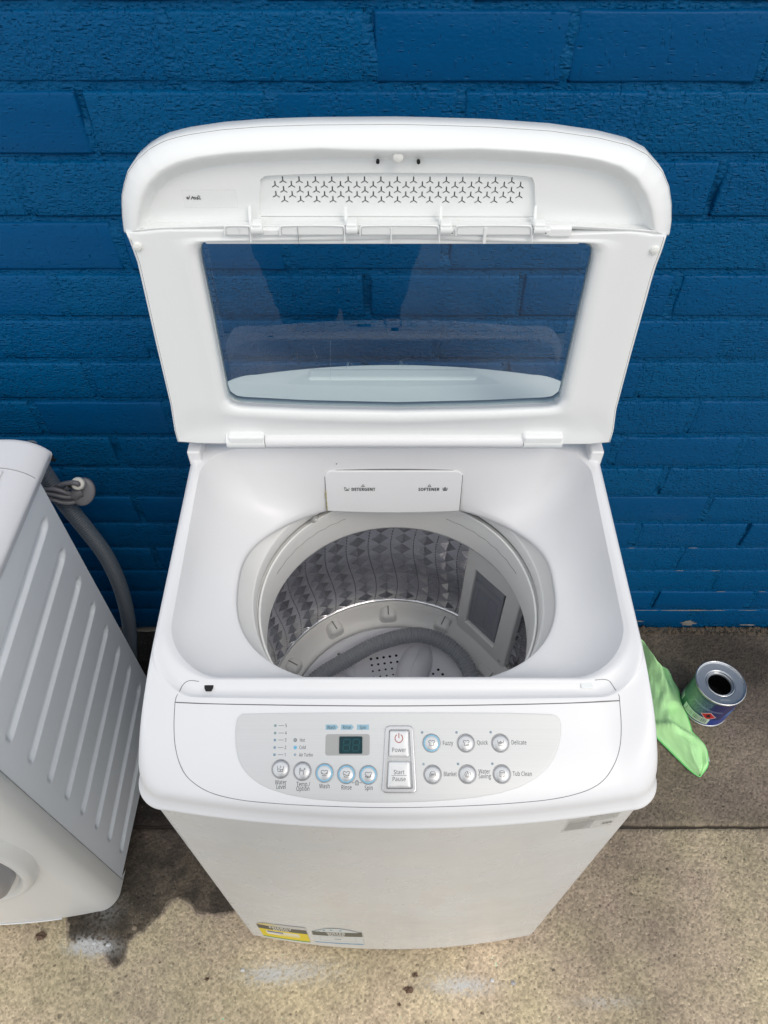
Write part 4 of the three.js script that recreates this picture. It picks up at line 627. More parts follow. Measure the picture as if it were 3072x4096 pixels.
  for (let i = 0; i < 12; i++) {
    const a = -Math.PI / 2 - 0.05 + i * 0.5236; if (a > -0.95 && a < 0.1 || a > -0.95 + 6.28319) continue;
    const bg = new RoundedBoxGeometry(0.034, 0.040, 0.026, 5, 0.0085); { const P = bg.attributes.position; for (let k = 0; k < P.count; k++) { const f = 1 - 0.22 * (P.getY(k) / 0.020); P.setX(k, P.getX(k) * f); } bg.computeVertexNormals(); } bg.rotateX(0.10); bg.rotateY(-a - Math.PI / 2); bg.translate(DX + 0.2145 * Math.cos(a), 0.3935, DZ + 0.2145 * Math.sin(a)); part('boss', bg, baseGrey, base);
    const sl = box(0.0022, 0.0012, 0.020, 0, 0, 0, 0.0005); sl.rotateX(0.10); sl.rotateY(-a - Math.PI / 2); sl.translate(DX + 0.2140 * Math.cos(a), 0.4135, DZ + 0.2140 * Math.sin(a)); part('slot', sl, std(lin(0.20, 0.20, 0.195), 0.6), base);
  }
  // pulsator
  const lav = phys(lin(0.79, 0.79, 0.84), 0.40, {});
  const pul = part('pulsator', lathe([[0.1955, 0.372], [0.1940, 0.3815], [0.1900, 0.3820], [0.1700, 0.3740], [0.1300, 0.3705], [0.0900, 0.3730], [0.055, 0.3830], [0.030, 0.3900], [0, 0.3915]], 140, DX, 0, DZ), lav, WM);
  const finShape = (a, r0, r1, w, h) => { const rows = []; const N = 22; for (let i = 0; i <= N; i++) { const f = i / N, r = lerp(r0, r1, f), e = Math.sin(Math.PI * clamp(0.04 + 0.90 * f)) ** 0.55, ww = w * e * (0.62 + 0.55 * f), hh = h * e * (0.75 + 0.35 * Math.sin(Math.PI * f)); const row = []; for (let k = 0; k <= 20; k++) { const t = k / 20 * Math.PI, s = Math.cos(t), z = Math.sin(t) ** 0.75; const c = at(a, r, 0.366); row.push(V(c.x - Math.sin(a) * s * ww + 0.0, 0.366 + hh * z, c.z + Math.cos(a) * s * ww)); } rows.push(row); } return loft(rows, { closed: false }); };
  for (let i = 0; i < 3; i++) { const a = -1.22 + i * 2.0944; const f = part('fin', finShape(a, 0.018, 0.172, 0.034, 0.034), lav, pul); const p0 = [0.05, 0.08, 0.11, 0.145].map((r, k) => at(a, r, 0.366 + [0.0318, 0.0357, 0.0372, 0.0362][k])); part('ridge', tube(p0, 0.0012, 24, 6), lav, f);
    const b = a - 1.0472, bf = part('fin', finShape(b, 0.118, 0.187, 0.024, 0.026), lav, pul); const s = at(b, 0.160, 0.3935), sl = new THREE.TorusGeometry(0.006, 0.0014, 8, 24); sl.scale(0.55, 1.3, 1); sl.rotateX(Math.PI / 2); sl.rotateY(-b - Math.PI / 2); sl.translate(s.x, s.y - 0.0015, s.z); part('slot', sl, std(lin(0.28, 0.28, 0.32), 0.5), bf); }
  { const hg = new THREE.CircleGeometry(0.0026, 12).rotateX(-Math.PI / 2), list = []; const hy = (r) => { const t = [[0.03, 0.3900], [0.055, 0.3830], [0.09, 0.3730], [0.13, 0.3705], [0.17, 0.3740]]; let i = 1; while (i < 4 && t[i][0] < r) i++; return lerp(t[i - 1][1], t[i][1], (r - t[i - 1][0]) / (t[i][0] - t[i - 1][0])); };
    for (let s = 0; s < 3; s++) for (const off of [0.42, -0.42 ]) { const a0 = -1.22 + s * 2.0944 + (off > 0 ? 0.52 : -0.50), t = V2(Math.cos(a0), Math.sin(a0)), n = V2(-t.y, t.x); for (let i = 0; i < 6; i++) for (let j = 0; j < 5; j++) { const rr = 0.066 + i * 0.0135, w = (j - 2) * 0.0125; if (Math.abs(w) > rr * 0.36) continue; const r = Math.hypot(rr, w); if (r > 0.155) continue; list.push([DX + t.x * rr + n.x * w, hy(r) + 0.0008, DZ + t.y * rr + n.y * w, 0.45 + 0.12 * i]); } }
    const gs = list.map(([x, y, z, k]) => hg.clone().scale(k, 1, k).translate(x, y, z)); const mesh = part('drain_holes', gs, std(lin(0.012, 0.012, 0.016), 0.9), pul); mesh.userData.kind = 'stuff'; }
  // lint filter housing across the right side of the drum
  {
    const pA = V(DX + 0.132, 0, DZ - 0.186), pB = V(DX + 0.213, 0, DZ - 0.090), e = pB.clone().sub(pA).normalize(), nn = V(-e.z, 0, e.x).multiplyScalar(-1); if (nn.x > 0) nn.multiplyScalar(-1);
    const Wd = pA.distanceTo(pB), Fm = (g, t = 0, y = 0.425) => { g.applyMatrix4(new THREE.Matrix4().makeBasis(e, V(0, 1, 0), nn).setPosition(pA.clone().setY(y).addScaledVector(nn, t))); return g; };
    const sgn = 1;
    const s = new THREE.Shape(); s.moveTo(0, -0.004); s.lineTo(Wd, -0.004); s.lineTo(Wd + 0.001, 0.30); s.lineTo(0.004, 0.30); s.closePath();
    const win = new THREE.Path(); win.moveTo(0.022, 0.034); win.lineTo(Wd - 0.032, 0.034); win.lineTo(Wd - 0.030, 0.205); win.lineTo(0.026, 0.205); win.closePath(); s.holes.push(win);
    const fr = part('filter_frame', Fm(new THREE.ExtrudeGeometry(s, { depth: 0.012 * sgn, bevelEnabled: true, bevelThickness: 0.003, bevelSize: 0.003, bevelOffset: -0.003, bevelSegments: 3 })), phys(lin(0.80, 0.80, 0.78), 0.4, {}), WM);
    // sloping foot of the housing
    const w0 = Wd + 0.004, ft = new THREE.BufferGeometry(), fy = [[0.430, 0.014], [0.4245, 0.017], [0.398, 0.034], [0.386, 0.040], [0.370, 0.041]];
    const frows = fy.map(([y, t]) => Array.from({ length: 14 }, (_, k) => { const f = k / 13; const p = pA.clone().addScaledVector(e, lerp(-0.010, w0 + 0.012, f)); p.y = y; return p.addScaledVector(nn, t * (1 - 0.25 * (2 * f - 1) ** 2)); }));
    part('filter_foot', loft(frows, { closed: false }), phys(lin(0.80, 0.80, 0.78), 0.42, {}), fr);
    const lat = box(0.030, 0.004, 0.016, 0, 0, 0, 0.0015); lat.rotateX(0.6 * sgn); Fm(lat.translate(Wd * 0.80, -0.022, 0.034 * sgn)); part('foot_catch', lat, phys(lin(0.62, 0.62, 0.60), 0.45, {}), fr);
    const dark = phys(lin(0.26, 0.27, 0.31), 0.36, {});
    const cw = Wd - 0.060, s2 = new THREE.Shape(); const x0 = 0.0225, y0 = 0.037, x1 = x0 + cw + 0.002, y1 = 0.196; s2.moveTo(x0, y0); s2.lineTo(x1, y0); s2.lineTo(x1, y1); s2.lineTo(x0 + 0.002, y1); s2.closePath();
    const NS = 16; for (const c of [0, 1]) for (let k = 0; k < NS; k++) { const yy = y0 + 0.016 + k * 0.0064, xa = x0 + 0.011 + c * (cw * 0.39), xb = xa + cw * 0.35, p = new THREE.Path(); p.moveTo(xa, yy); p.lineTo(xb, yy); p.lineTo(xb, yy + 0.0036); p.lineTo(xa, yy + 0.0036); p.closePath(); s2.holes.push(p); }
    part('lint_filter', Fm(new THREE.ExtrudeGeometry(s2, { depth: 0.007 * sgn, bevelEnabled: true, bevelThickness: 0.0014, bevelSize: 0.001, bevelOffset: -0.001, bevelSegments: 2 }), 0.0005), dark, fr, 'dark grey lint filter with two columns of slots');
    part('filter_recess', Fm(new THREE.PlaneGeometry(Wd - 0.03, 0.19).translate(Wd / 2, 0.12, -0.002 * sgn)), std(lin(0.008, 0.008, 0.01), 0.9), fr);
    const catchG = [box(0.0145, 0.012, 0.006, 0.040, 0.2015, 0.008 * sgn, 0.002), box(cw - 0.006, 0.004, 0.004, x0 + cw / 2, 0.1745, 0.0085 * sgn, 0.001)]; part('filter_latch', Fm(mergeGeometries(catchG.map(plain))), phys(lin(0.20, 0.21, 0.24), 0.36, {}), fr);
    { const b = new THREE.SphereGeometry(0.004, 14, 10); b.scale(1, 1, 0.6); Fm(b.translate(Wd - 0.012, 0.011, 0.014 * sgn)); part('screw', b, phys(lin(0.5, 0.5, 0.49), 0.35, {}), fr); }
  }
  // drain hose coiled on the pulsator
  const px = [[672, 1478, 0.406], [698, 1455, 0.408], [751, 1424, 0.410], [806, 1394, 0.412], [868, 1375, 0.416], [908, 1372, 0.418], [949, 1383, 0.416], [986, 1409, 0.412], [1008, 1438, 0.408], [1018, 1466, 0.404]];
  const hp = px.map(([x, y, h]) => onH(x, y, h + 0.004)); const l = hp[hp.length - 1], f0 = hp[0];
  hp.push(V(l.x - 0.004, 0.400, l.z + 0.05), V(l.x - 0.05, 0.398, l.z + 0.105)); hp.unshift(V(f0.x - 0.006, 0.401, f0.z + 0.07), V(f0.x - 0.012, 0.404, f0.z + 0.03));
  solo('drain_hose', corrugated(hp, 0.0152, 0.0056, 0.0015, 24, 10), phys(lin(0.29, 0.305, 0.335), 0.34, {}), V(0, 0.40, -0.6), 'grey corrugated drain hose lying in an arc inside the drum', 'hose');
}
// ---- stickers on the front panel
{
  const zf = (x) => -0.267 + 0.026 * (1 - ((x - CX) / 0.2795) ** 2) + 0.0008;
  const sticker = (name, label, corners, tex, o = {}) => {            // corners clockwise from top left, on the bowed front
    const q = corners.map(([x, y]) => { let p = onZ(x, y, -0.25); for (let i = 0; i < 6; i++) p = onZ(x, y, zf(p.x)); return p; }), rows = [];
    for (let j = 0; j <= 2; j++) { const row = []; for (let i = 0; i <= 10; i++) { const a = q[0].clone().lerp(q[1], i / 10), b = q[3].clone().lerp(q[2], i / 10), p = a.lerp(b, j / 2); p.z = zf(p.x); row.push(p); } rows.push(row); }
    const g = loft(rows, { closed: false }), uv = g.attributes.uv; for (let j = 0; j <= 2; j++) for (let i = 0; i <= 10; i++) uv.setXY(j * 11 + i, i / 10, 1 - j / 2);
    part(name, g, std(0xffffff, 0.4, 0, { map: tex, transparent: true, ...o }), WM, label);
  };
  const z = (x, y) => [(1000 + x * 480 / 1659) / 1.8517, (3650 + y * 480 / 1659) / 1.8517];
  sticker('energy_label', 'faded yellow energy label low on the front', [z(60, 118), z(760, 212), z(835, 415), z(190, 322)], canvas(512, 384, (k, w, h) => {
    k.clearRect(0, 0, w, h); k.fillStyle = '#e3cf86'; k.beginPath(); k.moveTo(0, 70); k.quadraticCurveTo(w * 0.1, 6, w * 0.3, 10); k.quadraticCurveTo(w * 0.7, 30, w, 120); k.lineTo(w, 160); k.lineTo(0, 160); k.fill();
    const gr = k.createLinearGradient(w * 0.2, 0, w, 0); gr.addColorStop(0, 'rgba(205,204,200,0)'); gr.addColorStop(0.4, 'rgba(205,204,200,1)'); k.fillStyle = gr; k.fillRect(0, 0, w, 118);
    k.fillStyle = '#f0d808'; k.fillRect(0, 130, w, h - 130); k.fillStyle = '#4a4b44'; k.fillRect(0, 66, w, 96);
    k.fillStyle = '#e8e6dc'; k.font = 'bold 62px sans-serif'; k.textAlign = 'center'; k.fillText('ENERGY', w * 0.47, 120); k.font = 'bold 46px sans-serif'; k.fillText('RATING', w * 0.47, 160);
    k.fillStyle = '#f1ecd8'; k.fillRect(66, 196, 350, 94); k.fillStyle = '#4a63a4'; k.fillRect(80, 200, 170, 34); k.fillStyle = '#efe0a0'; k.fillRect(210, 244, 196, 40); k.fillStyle = '#4c9a3c'; k.fillRect(0, h - 24, w, 24); }));
  sticker('water_label', 'faded white and blue water rating label low on the front', [z(835, 205), z(1535, 225), z(1575, 448), z(905, 408)], canvas(512, 384, (k, w, h) => {
    k.clearRect(0, 0, w, h); k.fillStyle = '#d6dcdd'; k.beginPath(); k.moveTo(0, 120); k.quadraticCurveTo(w * 0.45, -110, w, 120); k.fill(); k.fillStyle = '#d9dddd'; k.fillRect(0, 110, w, h - 110);
    k.fillStyle = '#6f9fb4'; for (const [x, y] of [[70, 96], [130, 60], [205, 44], [300, 50]]) { k.save(); k.translate(x, y); k.beginPath(); for (let i = 0; i < 10; i++) { const a = i * 0.6283 - 1.57, r = i % 2 ? 9 : 23; k.lineTo(r * Math.cos(a), r * Math.sin(a)); } k.fill(); k.restore(); }
    k.fillStyle = '#50544f'; k.fillRect(0, 96, w, 92); k.fillStyle = '#e6e6e2'; k.font = 'bold 58px sans-serif'; k.textAlign = 'center'; k.fillText('WATER', w * 0.48, 146); k.font = 'bold 46px sans-serif'; k.fillText('RATING', w * 0.48, 184);
    k.strokeStyle = '#bcc4c6'; k.lineWidth = 6; k.strokeRect(66, 222, 372, 92); k.fillStyle = '#9aa4a8'; k.fillRect(216, 252, 70, 22); k.fillStyle = '#6a9ec2'; k.fillRect(0, h - 26, w, 26); }));
  const y = (x, yy) => [(2220 + x * 300 / 1659) / 1.8517, (3200 + yy * 300 / 1659) / 1.8517];
  sticker('rating_label', 'small faded rating label under the top cover on the right', [y(300, 440), y(1530, 225), y(1240, 560), y(120, 720)], canvas(768, 320, (k, w, h) => {
    k.clearRect(0, 0, w, h); k.fillStyle = 'rgba(214,213,207,0.25)'; k.fillRect(0, 0, w, h); const r = rng(3);
    for (let i = 0; i < 11; i++) { const yy = 14 + i * 27; k.fillStyle = i === 0 ? 'rgba(80,78,70,0.75)' : `rgba(95,94,90,${0.25 + 0.3 * r()})`; let x = i === 0 ? w * 0.40 : 30 + 10 * r(); const end = i < 5 ? w * 0.97 : w * (0.60 - 0.02 * i); while (x < end) { const l = 8 + 30 * r(); k.fillRect(x, yy, Math.min(l, end - x), 12); x += l + 7; } }
    k.fillStyle = 'rgba(150,152,150,0.22)'; k.fillRect(40, 110, w * 0.5, 190); k.fillStyle = 'rgba(70,72,70,0.7)'; for (let i = 0; i < 9; i++) k.fillRect(w * 0.76 + i * 17, 206 + (i % 3) * 6, 11, 44); }), {});
}

// ---------------------------------------------------------------- neighbouring washer, cut by the left edge
{
  const SX = -0.537, D = thing('front_loader', 'white front loading washing machine with ribbed steel side, cut by the left edge', 'washing machine', V(-0.84, 0, -0.56));
  const sideP = phys(lin(0.82, 0.855, 0.89), 0.38, {}), frontP = phys(lin(0.78, 0.78, 0.76), 0.40, {}), topP = phys(lin(0.80, 0.80, 0.82), 0.36, { clearcoat: 0.2 });
  // ribbed side sheet
  {
    const y0 = 0.025, y1 = 0.806, z0 = -0.752, z1 = -0.366, NY = 560, NZ = 64, rows = [];
    const ribs = Array.from({ length: 9 }, (_, k) => 0.7515 - 0.0812 * k);
    for (let j = 0; j <= NY; j++) { const row = [], y = lerp(y0, y1, j / NY); for (let i = 0; i <= NZ; i++) {
      const z = lerp(z0, z1, i / NZ); let d = 0;
      for (const r of ribs) { const yc = r - 0.033 * (z + 0.716) / 0.306 - 0.004, zz = clamp(z, -0.706, -0.420), dist = Math.hypot((y - yc), (z - zz)) / 0.0115; if (dist < 1.25) d = Math.max(d, 0.0066 * sstep(1.12, 0.62, dist)); }
      row.push(V(SX - d, y, z)); } rows.push(row); }
    part('side_panel', loft(rows, { closed: false, uv: (p) => [p.z, p.y] }), sideP, D, 'steel side panel with nine pressed ribs');
  }
  part('carcass', box(0.592, 0.786, 0.384, SX - 0.3055, 0.4155, -0.5595, 0.006), sideP, D);
  // bowed plastic front with rounded edges
  const fr = (y, d) => { const o = [], xl = SX - 0.60, N = 34, rc = 0.034, zf = (x) => -0.284 - d - 0.030 * Math.abs((x - (SX - 0.30)) / 0.30) ** 2.4; for (let i = 0; i <= N; i++) { const x = lerp(xl, SX - rc, i / N); o.push(V(x, y, zf(x))); } const z1 = zf(SX - rc); for (let i = 1; i <= 10; i++) { const a = i / 10 * Math.PI / 2; o.push(V(SX + 0.0018 - rc + rc * Math.sin(a), y, z1 - rc * 0.8 * (1 - Math.cos(a)) - 0.004 * i / 10)); } o.push(V(SX + 0.0020, y, -0.3635), V(SX - 0.006, y, -0.366), V(xl + 0.006, y, -0.366)); return o; };
  const front = part('front_panel', loft([fr(0.018, 0.05), fr(0.018, 0.004), fr(0.024, 0.0), fr(0.10, 0), fr(0.30, 0), fr(0.50, 0.002), fr(0.68, 0.005), fr(0.70, 0.010), fr(0.715, 0.012)], { uv: (p) => [p.x, p.y] }), frontP, D);
  part('seam', tube([V(SX + 0.0012, 0.022, -0.3648), V(SX + 0.0012, 0.40, -0.3648), V(SX + 0.0012, 0.79, -0.3648)], 0.0009, 40, 6), std(lin(0.30, 0.31, 0.32), 0.7), D);
  { const p = onZ(75, 1980, -0.293), g = box(0.040, 0.012, 0.008, p.x, 0.023, -0.3005, 0.004, 3); g.rotateY(0); part('front_clip', g, phys(lin(0.8, 0.8, 0.79), 0.35, {}), D);
    part('bottom_edge', tube(Array.from({ length: 24 }, (_, i) => { const x = lerp(SX - 0.34, SX - 0.10, i / 23), u = (x - (SX - 0.30)) / 0.30; return V(x, 0.026, -0.2825 - 0.030 * Math.abs(u) ** 2.4); }), 0.0016, 60, 6), phys(lin(0.8, 0.8, 0.79), 0.3, {}), D); }
  // porthole: moulded recess, ring and hinge side of the door
  {
    const c = V(SX - 0.300, 0.42, -0.292), ringG = lathe([[0.282, -0.022], [0.274, -0.002], [0.266, 0.005], [0.258, 0.003], [0.248, -0.010], [0.244, -0.03]], 110, 0, 0, 0); ringG.rotateX(Math.PI / 2); ringG.translate(c.x, c.y, c.z); part('door_surround', ringG, frontP, D);
    const door = lathe([[0.245, -0.012], [0.240, 0.012], [0.225, 0.024], [0.170, 0.030], [0.162, 0.020]], 90, 0, 0, 0); door.rotateX(Math.PI / 2); door.translate(c.x, c.y, c.z); const dm = part('door', door, phys(lin(0.30, 0.30, 0.32), 0.35, {}), D);
    const gl = lathe([[0.164, 0.022], [0.12, 0.034], [0.06, 0.042], [0, 0.044]], 60, 0, 0, 0); gl.rotateX(Math.PI / 2); gl.translate(c.x, c.y, c.z); part('door_glass', gl, phys(lin(0.03, 0.03, 0.035), 0.06, { clearcoat: 1 }), dm);
  }
  // worktop and control strip with a rolled right shoulder
  {
    const prof = (z, k) => { const o = [], xl = SX - 0.60; for (let i = 0; i <= 6; i++) o.push(V(lerp(xl, SX - 0.045, i / 6), 0.852, z)); for (let i = 1; i <= 12; i++) { const a = i / 12; o.push(V(SX - 0.045 + 0.058 * Math.sin(a * 1.25), 0.852 - 0.060 * (1 - Math.cos(a * 1.25)) * 0.66, z)); } const e = o[o.length - 1]; o.push(V(e.x - 0.001, e.y - 0.006, z), V(SX + 0.001, 0.8005, z)); return o.map((p) => V(p.x, p.y - k, p.z)); };
    const rows = [prof(-0.800, 0.06), prof(-0.800, 0.004), prof(-0.797, 0.0012), prof(-0.790, 0), prof(-0.62, 0), prof(-0.42, 0), prof(-0.36, 0.002), prof(-0.325, 0.006), prof(-0.305, 0.016), prof(-0.298, 0.04), prof(-0.298, 0.10)];
    rows.forEach((r, i) => r.forEach((p) => { p.y = Math.max(p.y, i >= 9 ? 0.71 : 0.7995); }));
    const top = part('worktop', loft(rows, { closed: false }), topP, D);
    const sm = prof(-0.735, 0).slice(5, 18).map((p) => p.add(V(0, 0.0002, 0))); part('seam', tube(sm, 0.0007, 60, 5), std(lin(0.32, 0.33, 0.34), 0.7), top);
    const q = onH(-6, 1012, 0.853), pad = new RoundedBoxGeometry(0.09, 0.003, 0.10, 4, 0.0014); pad.translate(q.x - 0.035, 0.8525, q.z + 0.055); part('top_panel', pad, topP, top);
  }
  for (const z of [-0.43, -0.72]) part('foot', lathe([[0, 0], [0.02, 0], [0.022, 0.004], [0.018, 0.03], [0, 0.03]], 18, SX - 0.09, 0, z), std(lin(0.03, 0.03, 0.03), 0.7), D);
  // waste hose hanging behind, mains lead bundled over it
  const hz = -0.868, hp = [[60, 965], [100, 1030], [135, 1080], [185, 1142], [225, 1195], [255, 1255], [272, 1312], [280, 1362], [281, 1395], [272, 1440], [262, 1500]].map(([x, y], i) => onZ(x, y, hz + (i > 7 ? 0.01 : 0)));
  const hl = hp[hp.length - 1]; if (hl.y < 0.03) hl.y = 0.03;
  part('waste_hose', corrugated(hp, 0.0160, 0.0052, 0.0026, 20, 7), phys(lin(0.10, 0.125, 0.155), 0.5, {}), D, 'grey corrugated waste hose hanging behind the washer');
  const cz = -0.84, C = (x, y, dz = 0) => onZ(x, y, cz + dz), cordM = phys(lin(0.16, 0.16, 0.175), 0.45, {});
  const zc = (x, y) => [x * 400 / 1475 / 1.8517, (1700 + y * 400 / 1475) / 1.8517];
  const K = (pts) => pts.map(([x, y, dz = 0]) => C(...zc(x, y), dz));
  const cords = [tube(K([[560, 980, -0.02], [680, 950], [800, 948, 0.004], [950, 985, 0.004], [1080, 1035, 0], [1120, 1050, -0.015]]), 0.0042, 60, 10), tube(K([[560, 1000, -0.01], [700, 1012, 0.004], [800, 1028, 0.006], [950, 1060, 0.006], [1090, 1062, 0.002], [1120, 1080, -0.01]]), 0.0042, 60, 10),
    tube(K([[600, 1080, -0.01], [740, 1070, 0.004], [860, 1110, 0.002], [980, 1120, 0], [1110, 1085, -0.004]]), 0.0042, 60, 10), tube(K([[640, 1120, -0.01], [780, 1105, 0.008], [900, 1140, 0.008], [1030, 1148, 0.006], [1100, 1130, 0.002], [1130, 1090, -0.01]]), 0.0042, 60, 10),
    tube(K([[830, 905, -0.014], [900, 880, 0], [1000, 858, 0.006], [1090, 852, 0.008], [1140, 862, 0.008], [1155, 880, 0.006]]), 0.0044, 60, 10), tube(K([[940, 960, -0.006], [1000, 925, 0.004], [1035, 895, 0.006]]), 0.0046, 30, 10)];
  const cord = part('power_cord', cords, cordM, D, 'grey mains lead looped up in a bundle');
  { const c = C(...zc(1225, 985), -0.012), g = lathe([[0, 0.007], [0.020, 0.0065], [0.0265, 0.005], [0.028, 0.002], [0.028, -0.006], [0.025, -0.008], [0, -0.008]], 32, 0, 0, 0); g.scale(0.74, 0.9, 0.92); g.rotateX(0.85); g.rotateZ(-0.35); g.translate(c.x, c.y, c.z); const neck = tube([C(...zc(1090, 1040), 0.0), C(...zc(1130, 1000), -0.002), C(...zc(1200, 975), -0.006)], 0.010, 16, 12); part('plug', [g, neck], cordM, cord);
    const e = C(...zc(1152, 865), 0.002), w = lathe([[0, 0.007], [0.011, 0.0065], [0.0138, 0.004], [0.0142, -0.006], [0.012, -0.008], [0, -0.008]], 28, 0, 0, 0); w.scale(0.82, 0.82, 0.82); w.rotateX(0.75); w.rotateZ(-0.25); w.translate(e.x, e.y, e.z); part('inlet_cap', w, phys(lin(0.62, 0.61, 0.56), 0.45, {}), cord, 'small round off white cap'); }
}

// ---------------------------------------------------------------- open paint tin
{
  const c = onH(1558, 1474, 0.12), R = 0.0545, H = 0.119, T = thing('paint_tin', 'open blue and green metal tin with a round hole in its lid', 'tin', V(c.x, 0, c.z));
  const metal = std(lin(0.52, 0.55, 0.58), 0.34, 0.85), bright = std(lin(0.66, 0.67, 0.68), 0.26, 0.9);
  const label = canvas(2048, 640, (k, W, H2) => {
    k.fillStyle = '#17205e'; k.fillRect(0, 0, W, H2);
    const g = k.createLinearGradient(820, 0, 1260, 0); g.addColorStop(0, '#2f7d57'); g.addColorStop(0.42, '#2a6650'); g.addColorStop(0.78, '#1b2c5e'); g.addColorStop(1, '#17205e'); k.fillStyle = g; k.beginPath(); k.moveTo(560, 0); k.lineTo(1330, 0); k.quadraticCurveTo(1290, 330, 1180, H2); k.lineTo(560, H2); k.fill();
    k.fillStyle = '#1a56b4'; k.beginPath(); k.moveTo(1560, 150); k.lineTo(2048, 130); k.lineTo(2048, 400); k.lineTo(1480, 420); k.fill(); k.fillStyle = '#3f86cf'; k.beginPath(); k.moveTo(1540, 250); k.quadraticCurveTo(1700, 260, 1900, 170); k.lineTo(1900, 230); k.quadraticCurveTo(1700, 340, 1500, 340); k.fill(); k.fillStyle = '#123a93'; k.fillRect(1330, 440, 718, 200);
    const r = rng(2); k.fillStyle = 'rgba(190,225,205,0.5)'; for (let i = 0; i < 16; i++) { const y = 70 + i * 21; let x = 760; while (x < 1240) { const l = 12 + 46 * r(); k.fillRect(x, y, l, 8); x += l + 9; } }
    k.strokeStyle = 'rgba(200,215,235,0.75)'; k.lineWidth = 6; for (const y of [205, 228]) { k.beginPath(); k.moveTo(1020, y); k.lineTo(1440, y + 16); k.stroke(); }
    k.save(); k.translate(1290, 372); k.rotate(Math.PI / 4); k.fillStyle = '#e9dcd8'; k.fillRect(-74, -74, 148, 148); k.fillStyle = '#c81f2c'; k.fillRect(-66, -66, 132, 132); k.restore();
    k.fillStyle = '#1c1416'; k.beginPath(); k.moveTo(1290, 318); k.quadraticCurveTo(1330, 364, 1312, 392); k.quadraticCurveTo(1290, 408, 1266, 392); k.quadraticCurveTo(1250, 360, 1290, 318); k.fill(); k.fillRect(1254, 404, 72, 8);
    k.fillStyle = '#cfe0d0'; k.fillRect(940, 450, 400, 150); let x = 985; k.fillStyle = '#24302c'; while (x < 1300) { const w = 3 + Math.floor(9 * r()); k.fillRect(x, 466, w, 100); x += w + 4 + Math.floor(9 * r()); }
    k.fillStyle = '#d6e4d8'; k.fillRect(700, 440, 150, 150); k.fillStyle = 'rgba(40,60,50,0.7)'; for (let i = 0; i < 6; i++) k.fillRect(714, 454 + i * 21, 110, 8);
  });
  const body = lathe([[R - 0.0006, 0.004], [R, 0.008], [R, H - 0.006]], 96, c.x, 0, c.z); body.rotateY(0); { const uv = body.attributes.uv, P = body.attributes.position; for (let i = 0; i < P.count; i++) { let a = Math.atan2(P.getX(i) - c.x, P.getZ(i) - c.z); uv.setXY(i, (Math.floor(i / 3) / 96), clamp((P.getY(i) - 0.004) / (H - 0.01))); } }
  label.wrapS = THREE.RepeatWrapping; label.offset.x = 0.69; 
  part('label', body, phys(0xffffff, 0.28, { map: label, clearcoat: 0.5 }), T);
  part('rim', lathe([[R - 0.002, H - 0.005], [R + 0.0016, H - 0.0055], [R + 0.0022, H - 0.002], [R + 0.001, H + 0.0008], [R - 0.0012, H], [R - 0.0022, H - 0.003]], 96, c.x, 0, c.z), bright, T);
  part('lid', lathe([[R - 0.0018, H - 0.003], [R - 0.004, H - 0.0042], [0.035, H - 0.0046], [0.0322, H - 0.0052], [0.0305, H - 0.0085], [0.0285, H - 0.0092], [0.0272, H - 0.0080], [0.0262, H - 0.0088], [0.0258, H - 0.013]], 96, c.x, 0, c.z), metal, T);
  part('mouth_ring', lathe([[0.0322, H - 0.0050], [0.0312, H - 0.0040], [0.0300, H - 0.0045], [0.0294, H - 0.0085]], 80, c.x, 0, c.z), bright, T);
  part('inside', lathe([[0.0258, H - 0.013], [0.05, H - 0.016], [0.0525, 0.02], [0.05, 0.012], [0, 0.012]], 60, c.x, 0, c.z), std(lin(0.02, 0.022, 0.024), 0.6), T);
  part('base_rim', lathe([[R - 0.004, 0], [R + 0.0012, 0.0005], [R + 0.0018, 0.003], [R + 0.0004, 0.0056], [R - 0.001, 0.006]], 96, c.x, 0, c.z), bright, T);
  const st = canvas(256, 64, (k) => { k.clearRect(0, 0, 256, 64); k.fillStyle = 'rgba(225,235,240,0.85)'; const r = rng(6); for (let i = 0; i < 7; i++) { k.fillRect(14 + i * 33, 14, 20, 5); k.fillRect(14 + i * 33, 44, 20, 5); k.fillRect(14 + i * 33, 28, 20, 5); k.fillRect(r() < 0.5 ? 14 + i * 33 : 29 + i * 33, 14, 5, 34); } });
  const sg = new THREE.PlaneGeometry(0.026, 0.007); sg.rotateX(-Math.PI / 2); sg.translate(c.x - 0.001, H - 0.0036, c.z + 0.042); part('stamp', sg, std(0xffffff, 0.4, 0.3, { map: st, transparent: true }), T);
}

